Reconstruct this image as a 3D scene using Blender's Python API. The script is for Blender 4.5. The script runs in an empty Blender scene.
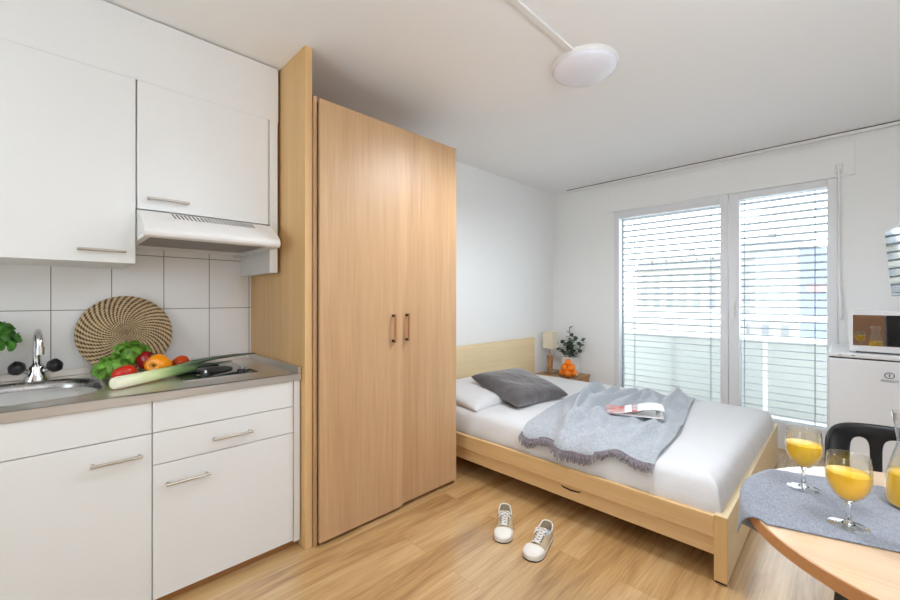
import bpy, bmesh, math, random
from mathutils import Vector, Matrix, noise
random.seed(7)
PI = math.pi
SC = bpy.context.scene
COL = SC.collection
ORG = {}

# ------------------------------------------------------------------ materials
def lin(c):
    return tuple(((v/255)/12.92 if v/255 <= .04045 else ((v/255+.055)/1.055)**2.4) for v in c) + (1.0,)

def newmat(name):
    m = bpy.data.materials.new(name); m.use_nodes = True
    nt = m.node_tree
    return m, nt, nt.nodes['Principled BSDF']

def setp(b, **k):
    for n, v in k.items():
        n = n.replace('_', ' ').title()
        n = {'Ior': 'IOR', 'Transmission': 'Transmission Weight', 'Sheen': 'Sheen Weight',
             'Coat': 'Coat Weight', 'Subsurface': 'Subsurface Weight', 'Specular': 'Specular IOR Level'}.get(n, n)
        b.inputs[n].default_value = v

def plain(name, rgb, rough=.5, metal=0., bump=0., bscale=200., var=0., vscale=6., **k):
    m, nt, b = newmat(name)
    setp(b, base_color=lin(rgb), roughness=rough, metallic=metal, **k)
    N, L = nt.nodes, nt.links
    tc = N.new('ShaderNodeTexCoord')
    if var:
        n = N.new('ShaderNodeTexNoise'); n.inputs['Scale'].default_value = vscale; n.inputs['Detail'].default_value = 5
        L.new(tc.outputs['Object'], n.inputs['Vector'])
        r = N.new('ShaderNodeValToRGB')
        c = lin(rgb)
        r.color_ramp.elements[0].position = .3; r.color_ramp.elements[1].position = .7
        r.color_ramp.elements[0].color = tuple(v*(1-var) for v in c[:3])+(1,)
        r.color_ramp.elements[1].color = tuple(min(1, v*(1+var)) for v in c[:3])+(1,)
        L.new(n.outputs['Fac'], r.inputs['Fac']); L.new(r.outputs['Color'], b.inputs['Base Color'])
    if bump:
        n = N.new('ShaderNodeTexNoise'); n.inputs['Scale'].default_value = bscale; n.inputs['Detail'].default_value = 3
        L.new(tc.outputs['Object'], n.inputs['Vector'])
        bp = N.new('ShaderNodeBump'); bp.inputs['Strength'].default_value = bump; bp.inputs['Distance'].default_value = .002
        L.new(n.outputs['Fac'], bp.inputs['Height']); L.new(bp.outputs['Normal'], b.inputs['Normal'])
    return m

def wood(name, c0, c1, axis='z', rough=.45, scale=1., contrast=1.):
    """grain running along axis"""
    m, nt, b = newmat(name)
    N, L = nt.nodes, nt.links
    tc = N.new('ShaderNodeTexCoord'); mp = N.new('ShaderNodeMapping')
    s = [14*scale]*3; s['xyz'.index(axis)] = .7*scale
    mp.inputs['Scale'].default_value = s
    L.new(tc.outputs['Object'], mp.inputs['Vector'])
    n1 = N.new('ShaderNodeTexNoise'); n1.inputs['Scale'].default_value = .55; n1.inputs['Detail'].default_value = 6
    n1.inputs['Distortion'].default_value = 1.2; n1.inputs['Roughness'].default_value = .55
    L.new(mp.outputs['Vector'], n1.inputs['Vector'])
    mp2 = N.new('ShaderNodeMapping'); s2 = [160*scale]*3; s2['xyz'.index(axis)] = 4*scale
    mp2.inputs['Scale'].default_value = s2; L.new(tc.outputs['Object'], mp2.inputs['Vector'])
    n2 = N.new('ShaderNodeTexNoise'); n2.inputs['Scale'].default_value = 1; n2.inputs['Detail'].default_value = 2
    L.new(mp2.outputs['Vector'], n2.inputs['Vector'])
    ma = N.new('ShaderNodeMix'); ma.data_type = 'FLOAT'; ma.inputs[0].default_value = .35
    L.new(n1.outputs['Fac'], ma.inputs[2]); L.new(n2.outputs['Fac'], ma.inputs[3])
    r = N.new('ShaderNodeValToRGB')
    r.color_ramp.elements[0].position = .5-.2/contrast; r.color_ramp.elements[1].position = .5+.2/contrast
    r.color_ramp.elements[0].color = lin(c0); r.color_ramp.elements[1].color = lin(c1)
    L.new(ma.outputs[0], r.inputs['Fac']); L.new(r.outputs['Color'], b.inputs['Base Color'])
    b.inputs['Roughness'].default_value = rough
    return m

def glassy(name, tint=(255, 255, 255), ior=1.45, rough=0.):
    m, nt, b = newmat(name)
    setp(b, base_color=lin(tint), roughness=rough, transmission=1., ior=ior)
    return m

def facing(nt, a, b_):
    N, L = nt.nodes, nt.links
    lw = N.new('ShaderNodeLayerWeight'); lw.inputs['Blend'].default_value = .5
    p = N.new('ShaderNodeMath'); p.operation = 'POWER'; p.inputs[1].default_value = 3.2; L.new(lw.outputs['Facing'], p.inputs[0])
    q = N.new('ShaderNodeMath'); q.operation = 'MULTIPLY_ADD'; q.inputs[1].default_value = b_; q.inputs[2].default_value = a
    L.new(p.outputs[0], q.inputs[0]); return q

def paneglass(name, tint=(250, 253, 252)):
    """thin window pane: mostly clear, a little mirror"""
    m, nt, b = newmat(name)
    N, L = nt.nodes, nt.links
    N.remove(b)
    t = N.new('ShaderNodeBsdfTransparent'); t.inputs[0].default_value = lin(tint)
    g = N.new('ShaderNodeBsdfGlossy'); g.inputs['Roughness'].default_value = .0
    fr = facing(nt, .03, .5)
    mx = N.new('ShaderNodeMixShader')
    L.new(fr.outputs[0], mx.inputs[0]); L.new(t.outputs[0], mx.inputs[1]); L.new(g.outputs[0], mx.inputs[2])
    L.new(mx.outputs[0], N['Material Output'].inputs['Surface'])
    return m

def floor_mat():
    m, nt, b = newmat('oak_planks'); N, L = nt.nodes, nt.links
    tc = N.new('ShaderNodeTexCoord')
    mp = N.new('ShaderNodeMapping'); mp.inputs['Rotation'].default_value = (0, 0, PI/2)
    L.new(tc.outputs['Object'], mp.inputs['Vector'])
    br = N.new('ShaderNodeTexBrick')
    br.offset = .37; br.offset_frequency = 2; br.squash = 1
    for k, v in {'Scale': 1, 'Mortar Size': .0008, 'Mortar Smooth': .2, 'Brick Width': 1.3, 'Row Height': .185, 'Bias': 0}.items():
        br.inputs[k].default_value = v
    br.inputs['Color1'].default_value = (0, 0, 0, 1); br.inputs['Color2'].default_value = (1, 1, 1, 1)
    br.inputs['Mortar'].default_value = (.5, .5, .5, 1)
    L.new(mp.outputs['Vector'], br.inputs['Vector'])
    # per-plank offset of the grain
    ad = N.new('ShaderNodeVectorMath'); ad.operation = 'MULTIPLY_ADD'
    ad.inputs[1].default_value = (3.1, 7.7, 5.3)
    L.new(br.outputs['Color'], ad.inputs[0]); L.new(tc.outputs['Object'], ad.inputs[2])
    mp1 = N.new('ShaderNodeMapping'); mp1.inputs['Scale'].default_value = (6, .7, 1)
    L.new(ad.outputs[0], mp1.inputs['Vector'])
    n1 = N.new('ShaderNodeTexNoise'); n1.inputs['Scale'].default_value = 1.1; n1.inputs['Detail'].default_value = 7
    n1.inputs['Distortion'].default_value = 1.8; n1.inputs['Roughness'].default_value = .6
    L.new(mp1.outputs['Vector'], n1.inputs['Vector'])
    mp2 = N.new('ShaderNodeMapping'); mp2.inputs['Scale'].default_value = (120, 5, 1)
    L.new(ad.outputs[0], mp2.inputs['Vector'])
    n2 = N.new('ShaderNodeTexNoise'); n2.inputs['Scale'].default_value = 1; n2.inputs['Detail'].default_value = 2
    L.new(mp2.outputs['Vector'], n2.inputs['Vector'])
    mx = N.new('ShaderNodeMix'); mx.data_type = 'FLOAT'; mx.inputs[0].default_value = .3
    L.new(n1.outputs['Fac'], mx.inputs[2]); L.new(n2.outputs['Fac'], mx.inputs[3])
    pl = N.new('ShaderNodeMath'); pl.operation = 'MULTIPLY_ADD'; pl.inputs[1].default_value = .16
    L.new(br.outputs['Color'], pl.inputs[0]); L.new(mx.outputs[0], pl.inputs[2])
    r = N.new('ShaderNodeValToRGB'); e = r.color_ramp.elements
    e[0].position = .36; e[0].color = lin(FL0); e[1].position = .76; e[1].color = lin(FL2)
    q = r.color_ramp.elements.new(.54); q.color = lin(FL1)
    L.new(pl.outputs[0], r.inputs['Fac'])
    dk = N.new('ShaderNodeMix'); dk.data_type = 'RGBA'; dk.inputs[7].default_value = lin((160, 122, 76))
    L.new(br.outputs['Fac'], dk.inputs[0]); L.new(r.outputs['Color'], dk.inputs[6])
    L.new(dk.outputs[2], b.inputs['Base Color'])
    b.inputs['Roughness'].default_value = .34; b.inputs['Specular IOR Level'].default_value = 1.; b.inputs['Coat Weight'].default_value = 1.; b.inputs['Coat IOR'].default_value = 1.7; b.inputs['Coat Roughness'].default_value = .2
    return m
FL0, FL1, FL2 = (138, 98, 52), (190, 150, 96), (218, 184, 134)

def tile_mat():
    m, nt, b = newmat('wall_tile'); N, L = nt.nodes, nt.links
    tc = N.new('ShaderNodeTexCoord'); sp = N.new('ShaderNodeSeparateXYZ'); L.new(tc.outputs['Object'], sp.inputs[0])
    def groove(out, off, pitch, w):
        a = N.new('ShaderNodeMath'); a.operation = 'SUBTRACT'; a.inputs[1].default_value = off; L.new(out, a.inputs[0])
        d = N.new('ShaderNodeMath'); d.operation = 'DIVIDE'; d.inputs[1].default_value = pitch; L.new(a.outputs[0], d.inputs[0])
        f = N.new('ShaderNodeMath'); f.operation = 'PINGPONG'; f.inputs[1].default_value = .5; L.new(d.outputs[0], f.inputs[0])
        l = N.new('ShaderNodeMath'); l.operation = 'LESS_THAN'; l.inputs[1].default_value = w/pitch; L.new(f.outputs[0], l.inputs[0])
        return l.outputs[0]
    g1 = groove(sp.outputs['Y'], -.014, .2215, .0018); g2 = groove(sp.outputs['Z'], 1.193, .289, .0018)
    mx = N.new('ShaderNodeMath'); mx.operation = 'MAXIMUM'; L.new(g1, mx.inputs[0]); L.new(g2, mx.inputs[1])
    c = N.new('ShaderNodeMix'); c.data_type = 'RGBA'; c.inputs[6].default_value = lin((246, 245, 244)); c.inputs[7].default_value = lin((138, 132, 126))
    L.new(mx.outputs[0], c.inputs[0]); L.new(c.outputs[2], b.inputs['Base Color'])
    r = N.new('ShaderNodeMath'); r.operation = 'MULTIPLY_ADD'; r.inputs[1].default_value = .6; r.inputs[2].default_value = .18
    L.new(mx.outputs[0], r.inputs[0]); L.new(r.outputs[0], b.inputs['Roughness'])
    bp = N.new('ShaderNodeBump'); bp.invert = True; bp.inputs['Distance'].default_value = .002; bp.inputs['Strength'].default_value = .6
    L.new(mx.outputs[0], bp.inputs['Height']); L.new(bp.outputs['Normal'], b.inputs['Normal'])
    return m

def steel(name, rgb=(196, 192, 188), rough=.28, axis='y'):
    m, nt, b = newmat(name); N, L = nt.nodes, nt.links
    tc = N.new('ShaderNodeTexCoord'); mp = N.new('ShaderNodeMapping')
    s = [260]*3; s['xyz'.index(axis)] = 3
    mp.inputs['Scale'].default_value = s; L.new(tc.outputs['Object'], mp.inputs['Vector'])
    n = N.new('ShaderNodeTexNoise'); n.inputs['Scale'].default_value = 1; L.new(mp.outputs['Vector'], n.inputs['Vector'])
    a = N.new('ShaderNodeMath'); a.operation = 'MULTIPLY_ADD'; a.inputs[1].default_value = .14; a.inputs[2].default_value = rough-.07
    L.new(n.outputs['Fac'], a.inputs[0]); L.new(a.outputs[0], b.inputs['Roughness'])
    setp(b, base_color=lin(rgb), metallic=1.)
    return m

def woven_mat():
    m, nt, b = newmat('woven_seagrass'); N, L = nt.nodes, nt.links
    tc = N.new('ShaderNodeTexCoord'); sp = N.new('ShaderNodeSeparateXYZ'); L.new(tc.outputs['Object'], sp.inputs[0])
    def M(op, a, bb=None, c=None):
        n = N.new('ShaderNodeMath'); n.operation = op
        for i, v in enumerate((a, bb, c)):
            if v is None: continue
            if isinstance(v, (int, float)): n.inputs[i].default_value = v
            else: L.new(v, n.inputs[i])
        return n.outputs[0]
    x, y = sp.outputs['X'], sp.outputs['Y']
    ang = M('ARCTAN2', y, x)
    rad = M('SQRT', M('ADD', M('MULTIPLY', x, x), M('MULTIPLY', y, y)))
    ring = M('SINE', M('MULTIPLY', rad, 2*PI/.0105))                       # coils
    sw = M('SINE', M('ADD', M('MULTIPLY', ang, 44.), M('MULTIPLY', rad, 190.)))   # swirling stitches
    f = M('ADD', M('MULTIPLY', ring, .36), M('MULTIPLY', sw, .66))
    no = N.new('ShaderNodeTexNoise'); no.inputs['Scale'].default_value = 70; L.new(tc.outputs['Object'], no.inputs['Vector'])
    f = M('ADD', f, M('MULTIPLY', M('SUBTRACT', no.outputs['Fac'], .5), 1.2))
    f = M('MULTIPLY_ADD', f, .45, .5)
    r = N.new('ShaderNodeValToRGB'); e = r.color_ramp.elements
    e[0].position = .25; e[0].color = lin((92, 68, 48)); e[1].position = .68; e[1].color = lin((216, 188, 146))
    L.new(f, r.inputs['Fac']); L.new(r.outputs['Color'], b.inputs['Base Color'])
    bp = N.new('ShaderNodeBump'); bp.inputs['Distance'].default_value = .004; bp.inputs['Strength'].default_value = .7
    L.new(f, bp.inputs['Height']); L.new(bp.outputs['Normal'], b.inputs['Normal'])
    b.inputs['Roughness'].default_value = .7
    return m

def cloth(name, c0, c1, scale=500., rough=.9, big=0.):
    m, nt, b = newmat(name); N, L = nt.nodes, nt.links
    tc = N.new('ShaderNodeTexCoord')
    def nz(sc):
        mp = N.new('ShaderNodeMapping'); mp.inputs['Scale'].default_value = sc; L.new(tc.outputs['Object'], mp.inputs['Vector'])
        n = N.new('ShaderNodeTexNoise'); n.inputs['Scale'].default_value = 1; n.inputs['Detail'].default_value = 2
        L.new(mp.outputs['Vector'], n.inputs['Vector']); return n.outputs['Fac']
    a = N.new('ShaderNodeMath'); a.operation = 'ADD'
    L.new(nz((scale, scale*.1, scale*.3)), a.inputs[0]); L.new(nz((scale*.1, scale, scale*.3)), a.inputs[1])
    r = N.new('ShaderNodeValToRGB'); e = r.color_ramp.elements
    e[0].position = .35; e[0].color = lin(c0); e[1].position = .65; e[1].color = lin(c1)
    h = N.new('ShaderNodeMath'); h.operation = 'MULTIPLY'; h.inputs[1].default_value = .5
    L.new(a.outputs[0], h.inputs[0]); L.new(h.outputs[0], r.inputs['Fac']); L.new(r.outputs['Color'], b.inputs['Base Color'])
    bp = N.new('ShaderNodeBump'); bp.inputs['Distance'].default_value = .0015; bp.inputs['Strength'].default_value = .35
    L.new(h.outputs[0], bp.inputs['Height']); L.new(bp.outputs['Normal'], b.inputs['Normal'])
    setp(b, roughness=rough, sheen=.2)
    return m

def leek_mat():
    m, nt, b = newmat('leek_skin'); N, L = nt.nodes, nt.links
    tc = N.new('ShaderNodeTexCoord'); sp = N.new('ShaderNodeSeparateXYZ'); L.new(tc.outputs['Object'], sp.inputs[0])
    mp = N.new('ShaderNodeMapping'); mp.inputs['Scale'].default_value = (2, 130, 130); L.new(tc.outputs['Object'], mp.inputs['Vector'])
    n = N.new('ShaderNodeTexNoise'); n.inputs['Scale'].default_value = 1; L.new(mp.outputs['Vector'], n.inputs['Vector'])
    a = N.new('ShaderNodeMath'); a.operation = 'MULTIPLY_ADD'; a.inputs[1].default_value = .10
    L.new(n.outputs['Fac'], a.inputs[0]); L.new(sp.outputs['X'], a.inputs[2])
    d = N.new('ShaderNodeMath'); d.operation = 'DIVIDE'; d.inputs[1].default_value = .75; L.new(a.outputs[0], d.inputs[0])
    r = N.new('ShaderNodeValToRGB'); e = r.color_ramp.elements
    e[0].position = .08; e[0].color = lin((240, 238, 214)); e[1].position = .62; e[1].color = lin((84, 112, 88))
    q = e.new(.3); q.color = lin((208, 222, 160)); q = e.new(.42); q.color = lin((128, 160, 98))
    L.new(d.outputs[0], r.inputs['Fac']); L.new(r.outputs['Color'], b.inputs['Base Color'])
    b.inputs['Roughness'].default_value = .35
    return m

def page_mat():
    """left page of the magazine: a printed picture in reds and greys"""
    m, nt, b = newmat('printed_page'); N, L = nt.nodes, nt.links
    tc = N.new('ShaderNodeTexCoord'); v = N.new('ShaderNodeTexVoronoi'); v.inputs['Scale'].default_value = 26
    L.new(tc.outputs['Object'], v.inputs['Vector'])
    r = N.new('ShaderNodeValToRGB'); r.color_ramp.interpolation = 'LINEAR'; e = r.color_ramp.elements
    e[0].position = .1; e[0].color = lin((214, 92, 84)); e[1].position = .9; e[1].color = lin((206, 150, 140))
    q = e.new(.4); q.color = lin((200, 196, 200)); q = e.new(.62); q.color = lin((150, 128, 130))
    sp = N.new('ShaderNodeSeparateColor'); L.new(v.outputs['Color'], sp.inputs[0])
    L.new(sp.outputs[0], r.inputs['Fac']); L.new(r.outputs['Color'], b.inputs['Base Color'])
    b.inputs['Roughness'].default_value = .3
    return m

M = {}
M['paint'] = plain('wall_paint', (239, 240, 239), .9, bump=.1, bscale=300)
M['ceil'] = plain('ceiling_paint', (240, 240, 240), .95, bump=.08, bscale=250)
M['lam'] = plain('white_laminate', (230, 230, 228), .38)
M['plas'] = plain('white_plastic', (232, 231, 229), .35)
M['pvc'] = plain('window_plastic', (228, 229, 232), .35)
M['enam'] = plain('white_enamel', (226, 227, 229), .28)
M['beech'] = wood('beech_veneer', (178, 138, 98), (208, 170, 128), 'z', .42, .8)
M['beechp'] = wood('panel_veneer', (206, 164, 108), (224, 186, 132), 'z', .45, 1)
M['bed'] = wood('birch_x', (214, 174, 118), (232, 198, 146), 'x', .42, .8)
M['bedy'] = wood('birch_y', (218, 194, 150), (236, 214, 172), 'y', .45, .9)
M['bedz'] = wood('birch_z', (212, 170, 108), (231, 195, 138), 'z', .42, .9)
M['kick'] = wood('plinth_wood', (150, 104, 58), (178, 128, 76), 'y', .5)
M['night'] = wood('oak_small', (160, 116, 70), (190, 146, 96), 'y', .4)
M['table'] = wood('table_veneer', (214, 178, 138), (234, 206, 172), 'x', .3, .8)
M['table'].node_tree.nodes['Principled BSDF'].inputs['Coat Weight'].default_value = .8
M['table'].node_tree.nodes['Principled BSDF'].inputs['Coat Roughness'].default_value = .2
M['tedge'] = wood('table_edge', (182, 124, 74), (206, 150, 96), 'x', .4)
M['darkslab'] = plain('dark_grey_finish', (52, 50, 50), .5)
M['door'] = wood('door_veneer', (178, 132, 96), (196, 150, 112), 'z', .4)
M['floor'] = floor_mat()
M['tile'] = tile_mat()
M['steel'] = steel('worktop_steel', (222, 218, 213), .34)
M['basin'] = steel('basin_steel', (160, 158, 156), .26, 'x')
M['nickel'] = plain('brushed_nickel', (196, 188, 178), .3, 1.)
M['copper'] = plain('handle_wood', (176, 122, 76), .35)
M['chrome'] = plain('chrome', (225, 226, 228), .08, 1.)
M['black'] = plain('black_plastic', (26, 25, 27), .35)
M['blackg'] = plain('black_glass', (10, 10, 12), .04, specular=.8)
M['dark'] = plain('dark_gap', (40, 38, 36), .8)
M['filter'] = plain('hood_filter', (150, 146, 142), .5, .6, bump=.5, bscale=500)
M['woven'] = woven_mat()
M['lettuce'] = plain('lettuce_leaf', (104, 156, 50), .5, var=.45, vscale=28, subsurface=.0)
M['basil'] = plain('basil_leaf', (64, 124, 34), .42, var=.35, vscale=30)
M['stemg'] = plain('green_stem', (92, 120, 60), .6)
M['euc'] = plain('eucalyptus_leaf', (52, 70, 56), .6, var=.3, vscale=30)
M['tomato'] = plain('tomato_skin', (206, 44, 22), .14, var=.12, vscale=9)
M['redp'] = plain('red_pepper_skin', (150, 22, 24), .15, var=.2, vscale=14)
M['orap'] = plain('orange_pepper_skin', (244, 150, 12), .14, var=.08, vscale=12)
M['orrd'] = plain('orange_red_skin', (226, 84, 24), .18, var=.1, vscale=12)
M['leek'] = leek_mat()
M['pot'] = plain('pot_ceramic', (224, 222, 218), .4)
M['soil'] = plain('soil', (50, 36, 26), .95, bump=.8, bscale=90)
M['sheet'] = plain('white_cotton', (221, 221, 222), .9, bump=.25, bscale=9)
M['velvet'] = plain('grey_velvet', (82, 76, 78), .8, bump=.4, bscale=16, var=.3, vscale=9, sheen=.6)
M['throw'] = cloth('grey_knit', (150, 156, 163), (192, 197, 203), 420)
for k_, st_, ds_ in (('sheet', .55, .012), ('velvet', .5, .012)):
    bp_ = [n for n in M[k_].node_tree.nodes if n.type == 'BUMP'][0]; bp_.inputs['Strength'].default_value = st_; bp_.inputs['Distance'].default_value = ds_
M['fringe'] = plain('fringe_yarn', (128, 120, 124), .9, var=.35, vscale=90)
M['runner'] = cloth('grey_linen', (112, 117, 127), (156, 161, 172), 700)
M['canvas'] = plain('beige_canvas', (196, 178, 146), .9, bump=.5, bscale=900)
M['rubber'] = plain('white_rubber', (232, 228, 220), .5)
M['lace'] = plain('white_lace', (240, 238, 234), .85)
M['lining'] = plain('shoe_lining', (176, 182, 194), .9)
M['lampsh'] = plain('lamp_shade_linen', (232, 222, 198), .9, bump=.4, bscale=500)
M['orange'] = plain('orange_peel', (246, 132, 14), .42, bump=.5, bscale=260)
M['glass'] = glassy('clear_glass')
def thinglass(fa=.07, fb=1.1):
    m, nt, b = newmat('thin_glass_wall'); N, L = nt.nodes, nt.links; N.remove(b)
    t = N.new('ShaderNodeBsdfTransparent'); t.inputs[0].default_value = (.985, .99, .988, 1)
    g = N.new('ShaderNodeBsdfGlossy'); g.inputs['Roughness'].default_value = .01
    fr = facing(nt, fa, fb)
    mx = N.new('ShaderNodeMixShader')
    L.new(fr.outputs[0], mx.inputs[0]); L.new(t.outputs[0], mx.inputs[1]); L.new(g.outputs[0], mx.inputs[2])
    L.new(mx.outputs[0], N['Material Output'].inputs['Surface']); return m
M['thin'] = thinglass()
M['thinfoot'] = thinglass(.16, 1.2)
M['juice'] = plain('orange_juice', (255, 204, 24), .3)
M['foam'] = plain('juice_foam', (255, 226, 150), .5)
M['pane'] = paneglass('window_pane')
M['slat'] = plain('blind_slat', (162, 165, 171), .5)
M['slatend'] = plain('blind_cord', (150, 154, 160), .7)
M['dome'] = plain('opal_dome', (232, 232, 240), .2)
M['screen'] = plain('tv_screen', (12, 13, 16), .03, specular=1.0)
M['screen'].node_tree.nodes['Principled BSDF'].inputs['IOR'].default_value = 2.6
M['bezel'] = plain('tv_bezel', (34, 30, 44), .3)
M['mwglass'] = plain('microwave_glass', (7, 7, 8), .02, specular=1.0)
M['mwglass'].node_tree.nodes['Principled BSDF'].inputs['IOR'].default_value = 2.6
M['logo'] = plain('logo_navy', (58, 60, 82), .5)
M['rail'] = plain('white_rail', (236, 238, 238), .4)
M['page'] = page_mat()
M['paper'] = plain('white_paper', (242, 241, 240), .6)
M['facade'] = plain('pale_facade', (160, 156, 147), .9, var=.05, vscale=.2)
M['facade2'] = plain('pale_cornice', (132, 129, 124), .9)
M['roofm'] = plain('zinc_roof', (134, 136, 140), .8)
M['wpane'] = plain('far_window', (118, 120, 124), .3)
M['bluef'] = plain('blue_facade', (112, 118, 134), .8)
M['pinkf'] = plain('pink_panel', (140, 112, 112), .8)
M['ground'] = plain('pale_asphalt', (190, 190, 188), .95, var=.1, vscale=.3)
M['deck'] = plain('balcony_concrete', (176, 176, 172), .95, var=.1)
def frosted():
    m, nt, b = newmat('frosted_panel'); N, L = nt.nodes, nt.links; N.remove(b)
    d = N.new('ShaderNodeBsdfDiffuse'); d.inputs[0].default_value = lin((184, 184, 181))
    t = N.new('ShaderNodeBsdfTranslucent'); t.inputs[0].default_value = lin((184, 184, 181))
    mx = N.new('ShaderNodeMixShader'); mx.inputs[0].default_value = .5
    L.new(d.outputs[0], mx.inputs[1]); L.new(t.outputs[0], mx.inputs[2]); L.new(mx.outputs[0], N['Material Output'].inputs['Surface'])
    return m
M['frost'] = frosted()

# ------------------------------------------------------------------ mesh helpers
class MB:
    def __init__(s): s.bm = bmesh.new()
    def box(s, x0, x1, y0, y1, z0, z1, rot=None):
        vs = [s.bm.verts.new((x, y, z)) for x in (x0, x1) for y in (y0, y1) for z in (z0, z1)]
        for f in ((0, 1, 3, 2), (4, 6, 7, 5), (0, 4, 5, 1), (2, 3, 7, 6), (0, 2, 6, 4), (1, 5, 7, 3)):
            s.bm.faces.new([vs[i] for i in f])
        if rot: 
            c = Vector(((x0+x1)/2, (y0+y1)/2, (z0+z1)/2))
            for v in vs: v.co = rot @ (v.co-c) + c
        return s
    def tube(s, pts, r, n=12, cap=True):
        pts = [Vector(p) for p in pts]
        rs = r if isinstance(r, (list, tuple)) else [r]*len(pts)
        rings = []; up = None
        for i, p in enumerate(pts):
            d = (pts[min(i+1, len(pts)-1)]-pts[max(i-1, 0)]).normalized()
            if up is None: up = Vector((0, 0, 1)) if abs(d.z) < .9 else Vector((1, 0, 0))
            a = d.cross(up)
            if a.length < 1e-5: a = d.orthogonal()
            a.normalize(); b = a.cross(d).normalized(); up = b
            rings.append([s.bm.verts.new(p+(a*math.cos(2*PI*k/n)+b*math.sin(2*PI*k/n))*rs[i]) for k in range(n)])
        for A, B in zip(rings, rings[1:]):
            for k in range(n): s.bm.faces.new((A[k], A[(k+1) % n], B[(k+1) % n], B[k]))
        if cap:
            s.bm.faces.new(rings[0][::-1]); s.bm.faces.new(rings[-1])
        return s
    def lathe(s, prof, c=(0, 0, 0), n=32, sx=1., sy=1., closed=False):
        """prof: list of (r, z); r==0 gives a pole"""
        c = Vector(c); rings = []
        for r, z in prof:
            if r < 1e-6: rings.append([s.bm.verts.new(c+Vector((0, 0, z)))])
            else: rings.append([s.bm.verts.new(c+Vector((r*sx*math.cos(2*PI*k/n), r*sy*math.sin(2*PI*k/n), z))) for k in range(n)])
        pr = list(zip(rings, rings[1:]))
        if closed: pr.append((rings[-1], rings[0]))
        for A, B in pr:
            for k in range(n):
                k2 = (k+1) % n
                if len(A) == 1 and len(B) == 1: continue
                if len(A) == 1: s.bm.faces.new((A[0], B[k2], B[k]))
                elif len(B) == 1: s.bm.faces.new((A[k], A[k2], B[0]))
                else: s.bm.faces.new((A[k], A[k2], B[k2], B[k]))
        return s
    def grid(s, fn, nu, nv, skip=None, wrapu=False):
        V = [[s.bm.verts.new(fn(i/nu, j/nv)) for j in range(nv+1)] for i in range(nu+(0 if wrapu else 1))]
        for i in range(nu):
            for j in range(nv):
                if skip and skip(i, j): continue
                A, B = V[i], V[(i+1) % len(V)]
                s.bm.faces.new((A[j], B[j], B[j+1], A[j+1]))
        return V
    def prism(s, poly, z0, z1):
        a = [s.bm.verts.new((x, y, z0)) for x, y in poly]; b = [s.bm.verts.new((x, y, z1)) for x, y in poly]
        n = len(poly)
        s.bm.faces.new(a[::-1]); s.bm.faces.new(b)
        for i in range(n): s.bm.faces.new((a[i], a[(i+1) % n], b[(i+1) % n], b[i]))
        return s
    def ext(s, poly, axis, a0, a1):
        """extrude a polygon given in the other two axes (cyclic order) along axis"""
        def P(p, a): return {'y': (p[0], a, p[1]), 'x': (a, p[0], p[1])}[axis]
        a = [s.bm.verts.new(P(p, a0)) for p in poly]; b = [s.bm.verts.new(P(p, a1)) for p in poly]
        n = len(poly)
        s.bm.faces.new(a[::-1]); s.bm.faces.new(b)
        for i in range(n): s.bm.faces.new((a[i], a[(i+1) % n], b[(i+1) % n], b[i]))
        return s
    def ball(s, c, r, n=16, sx=1, sy=1, sz=1):
        prof = [(r*math.sin(PI*i/(n//2)), -r*math.cos(PI*i/(n//2))*sz) for i in range(n//2+1)]
        return s.lathe(prof, c, n, sx, sy)
    def leaf(s, base, d, up, L, W, cup=.15, droop=.3, wav=0., n=4, m=3):
        d = Vector(d).normalized(); up = Vector(up); side = d.cross(up)
        if side.length < 1e-4: side = d.orthogonal()
        side.normalize(); nr = side.cross(d).normalized(); base = Vector(base); ph = random.random()*6
        V = []
        for i in range(n+1):
            t = i/n; w = W*math.sin(PI*min(1, t*.92+.06))**.75
            row = []
            for j in range(-m, m+1):
                q = j/m
                z = cup*W*(q*q) - droop*L*t*t + wav*W*math.sin(ph+t*9+q*5)*abs(q)
                row.append(s.bm.verts.new(base+d*(L*t)+side*(w*q)+nr*z))
            V.append(row)
        for A, B in zip(V, V[1:]):
            for k in range(2*m): s.bm.faces.new((A[k], A[k+1], B[k+1], B[k]))
        return s

def finish(o, bevel=0., seg=2, smooth=False, subd=0, solid=0., angle=40):
    me = o.data
    if solid:
        md = o.modifiers.new('solid', 'SOLIDIFY'); md.thickness = solid; md.offset = 0
    if bevel:
        md = o.modifiers.new('bevel', 'BEVEL'); md.width = bevel; md.segments = seg; md.limit_method = 'ANGLE'; md.angle_limit = math.radians(35)
    if subd:
        md = o.modifiers.new('subd', 'SUBSURF'); md.levels = subd; md.render_levels = subd
    if smooth:
        for p in me.polygons: p.use_smooth = True
        me.set_sharp_from_angle(angle=math.radians(angle)) if smooth == 'auto' else None

def obj(name, mb, mat, parent=None, loc=None, normals=True, **k):
    """link an MB as one mesh object; coordinates are given in the parent's untransformed world frame"""
    bm = mb.bm
    if normals: bmesh.ops.recalc_face_normals(bm, faces=bm.faces)
    o0 = ORG[parent.name] if parent else Vector(loc if loc is not None else (0, 0, 0))
    bmesh.ops.translate(bm, verts=bm.verts, vec=-o0)
    me = bpy.data.meshes.new(name); bm.to_mesh(me); bm.free()
    o = bpy.data.objects.new(name, me); COL.objects.link(o)
    for m in (mat if isinstance(mat, (list, tuple)) else [mat]): me.materials.append(M[m])
    if parent: o.parent = parent
    else: o.location = o0
    ORG[o.name] = o0
    finish(o, **k)
    return o

def tag(o, label, cat, group=None, kind=None):
    o['label'] = label; o['category'] = cat
    if group: o['group'] = group
    if kind: o['kind'] = kind
    return o

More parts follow.
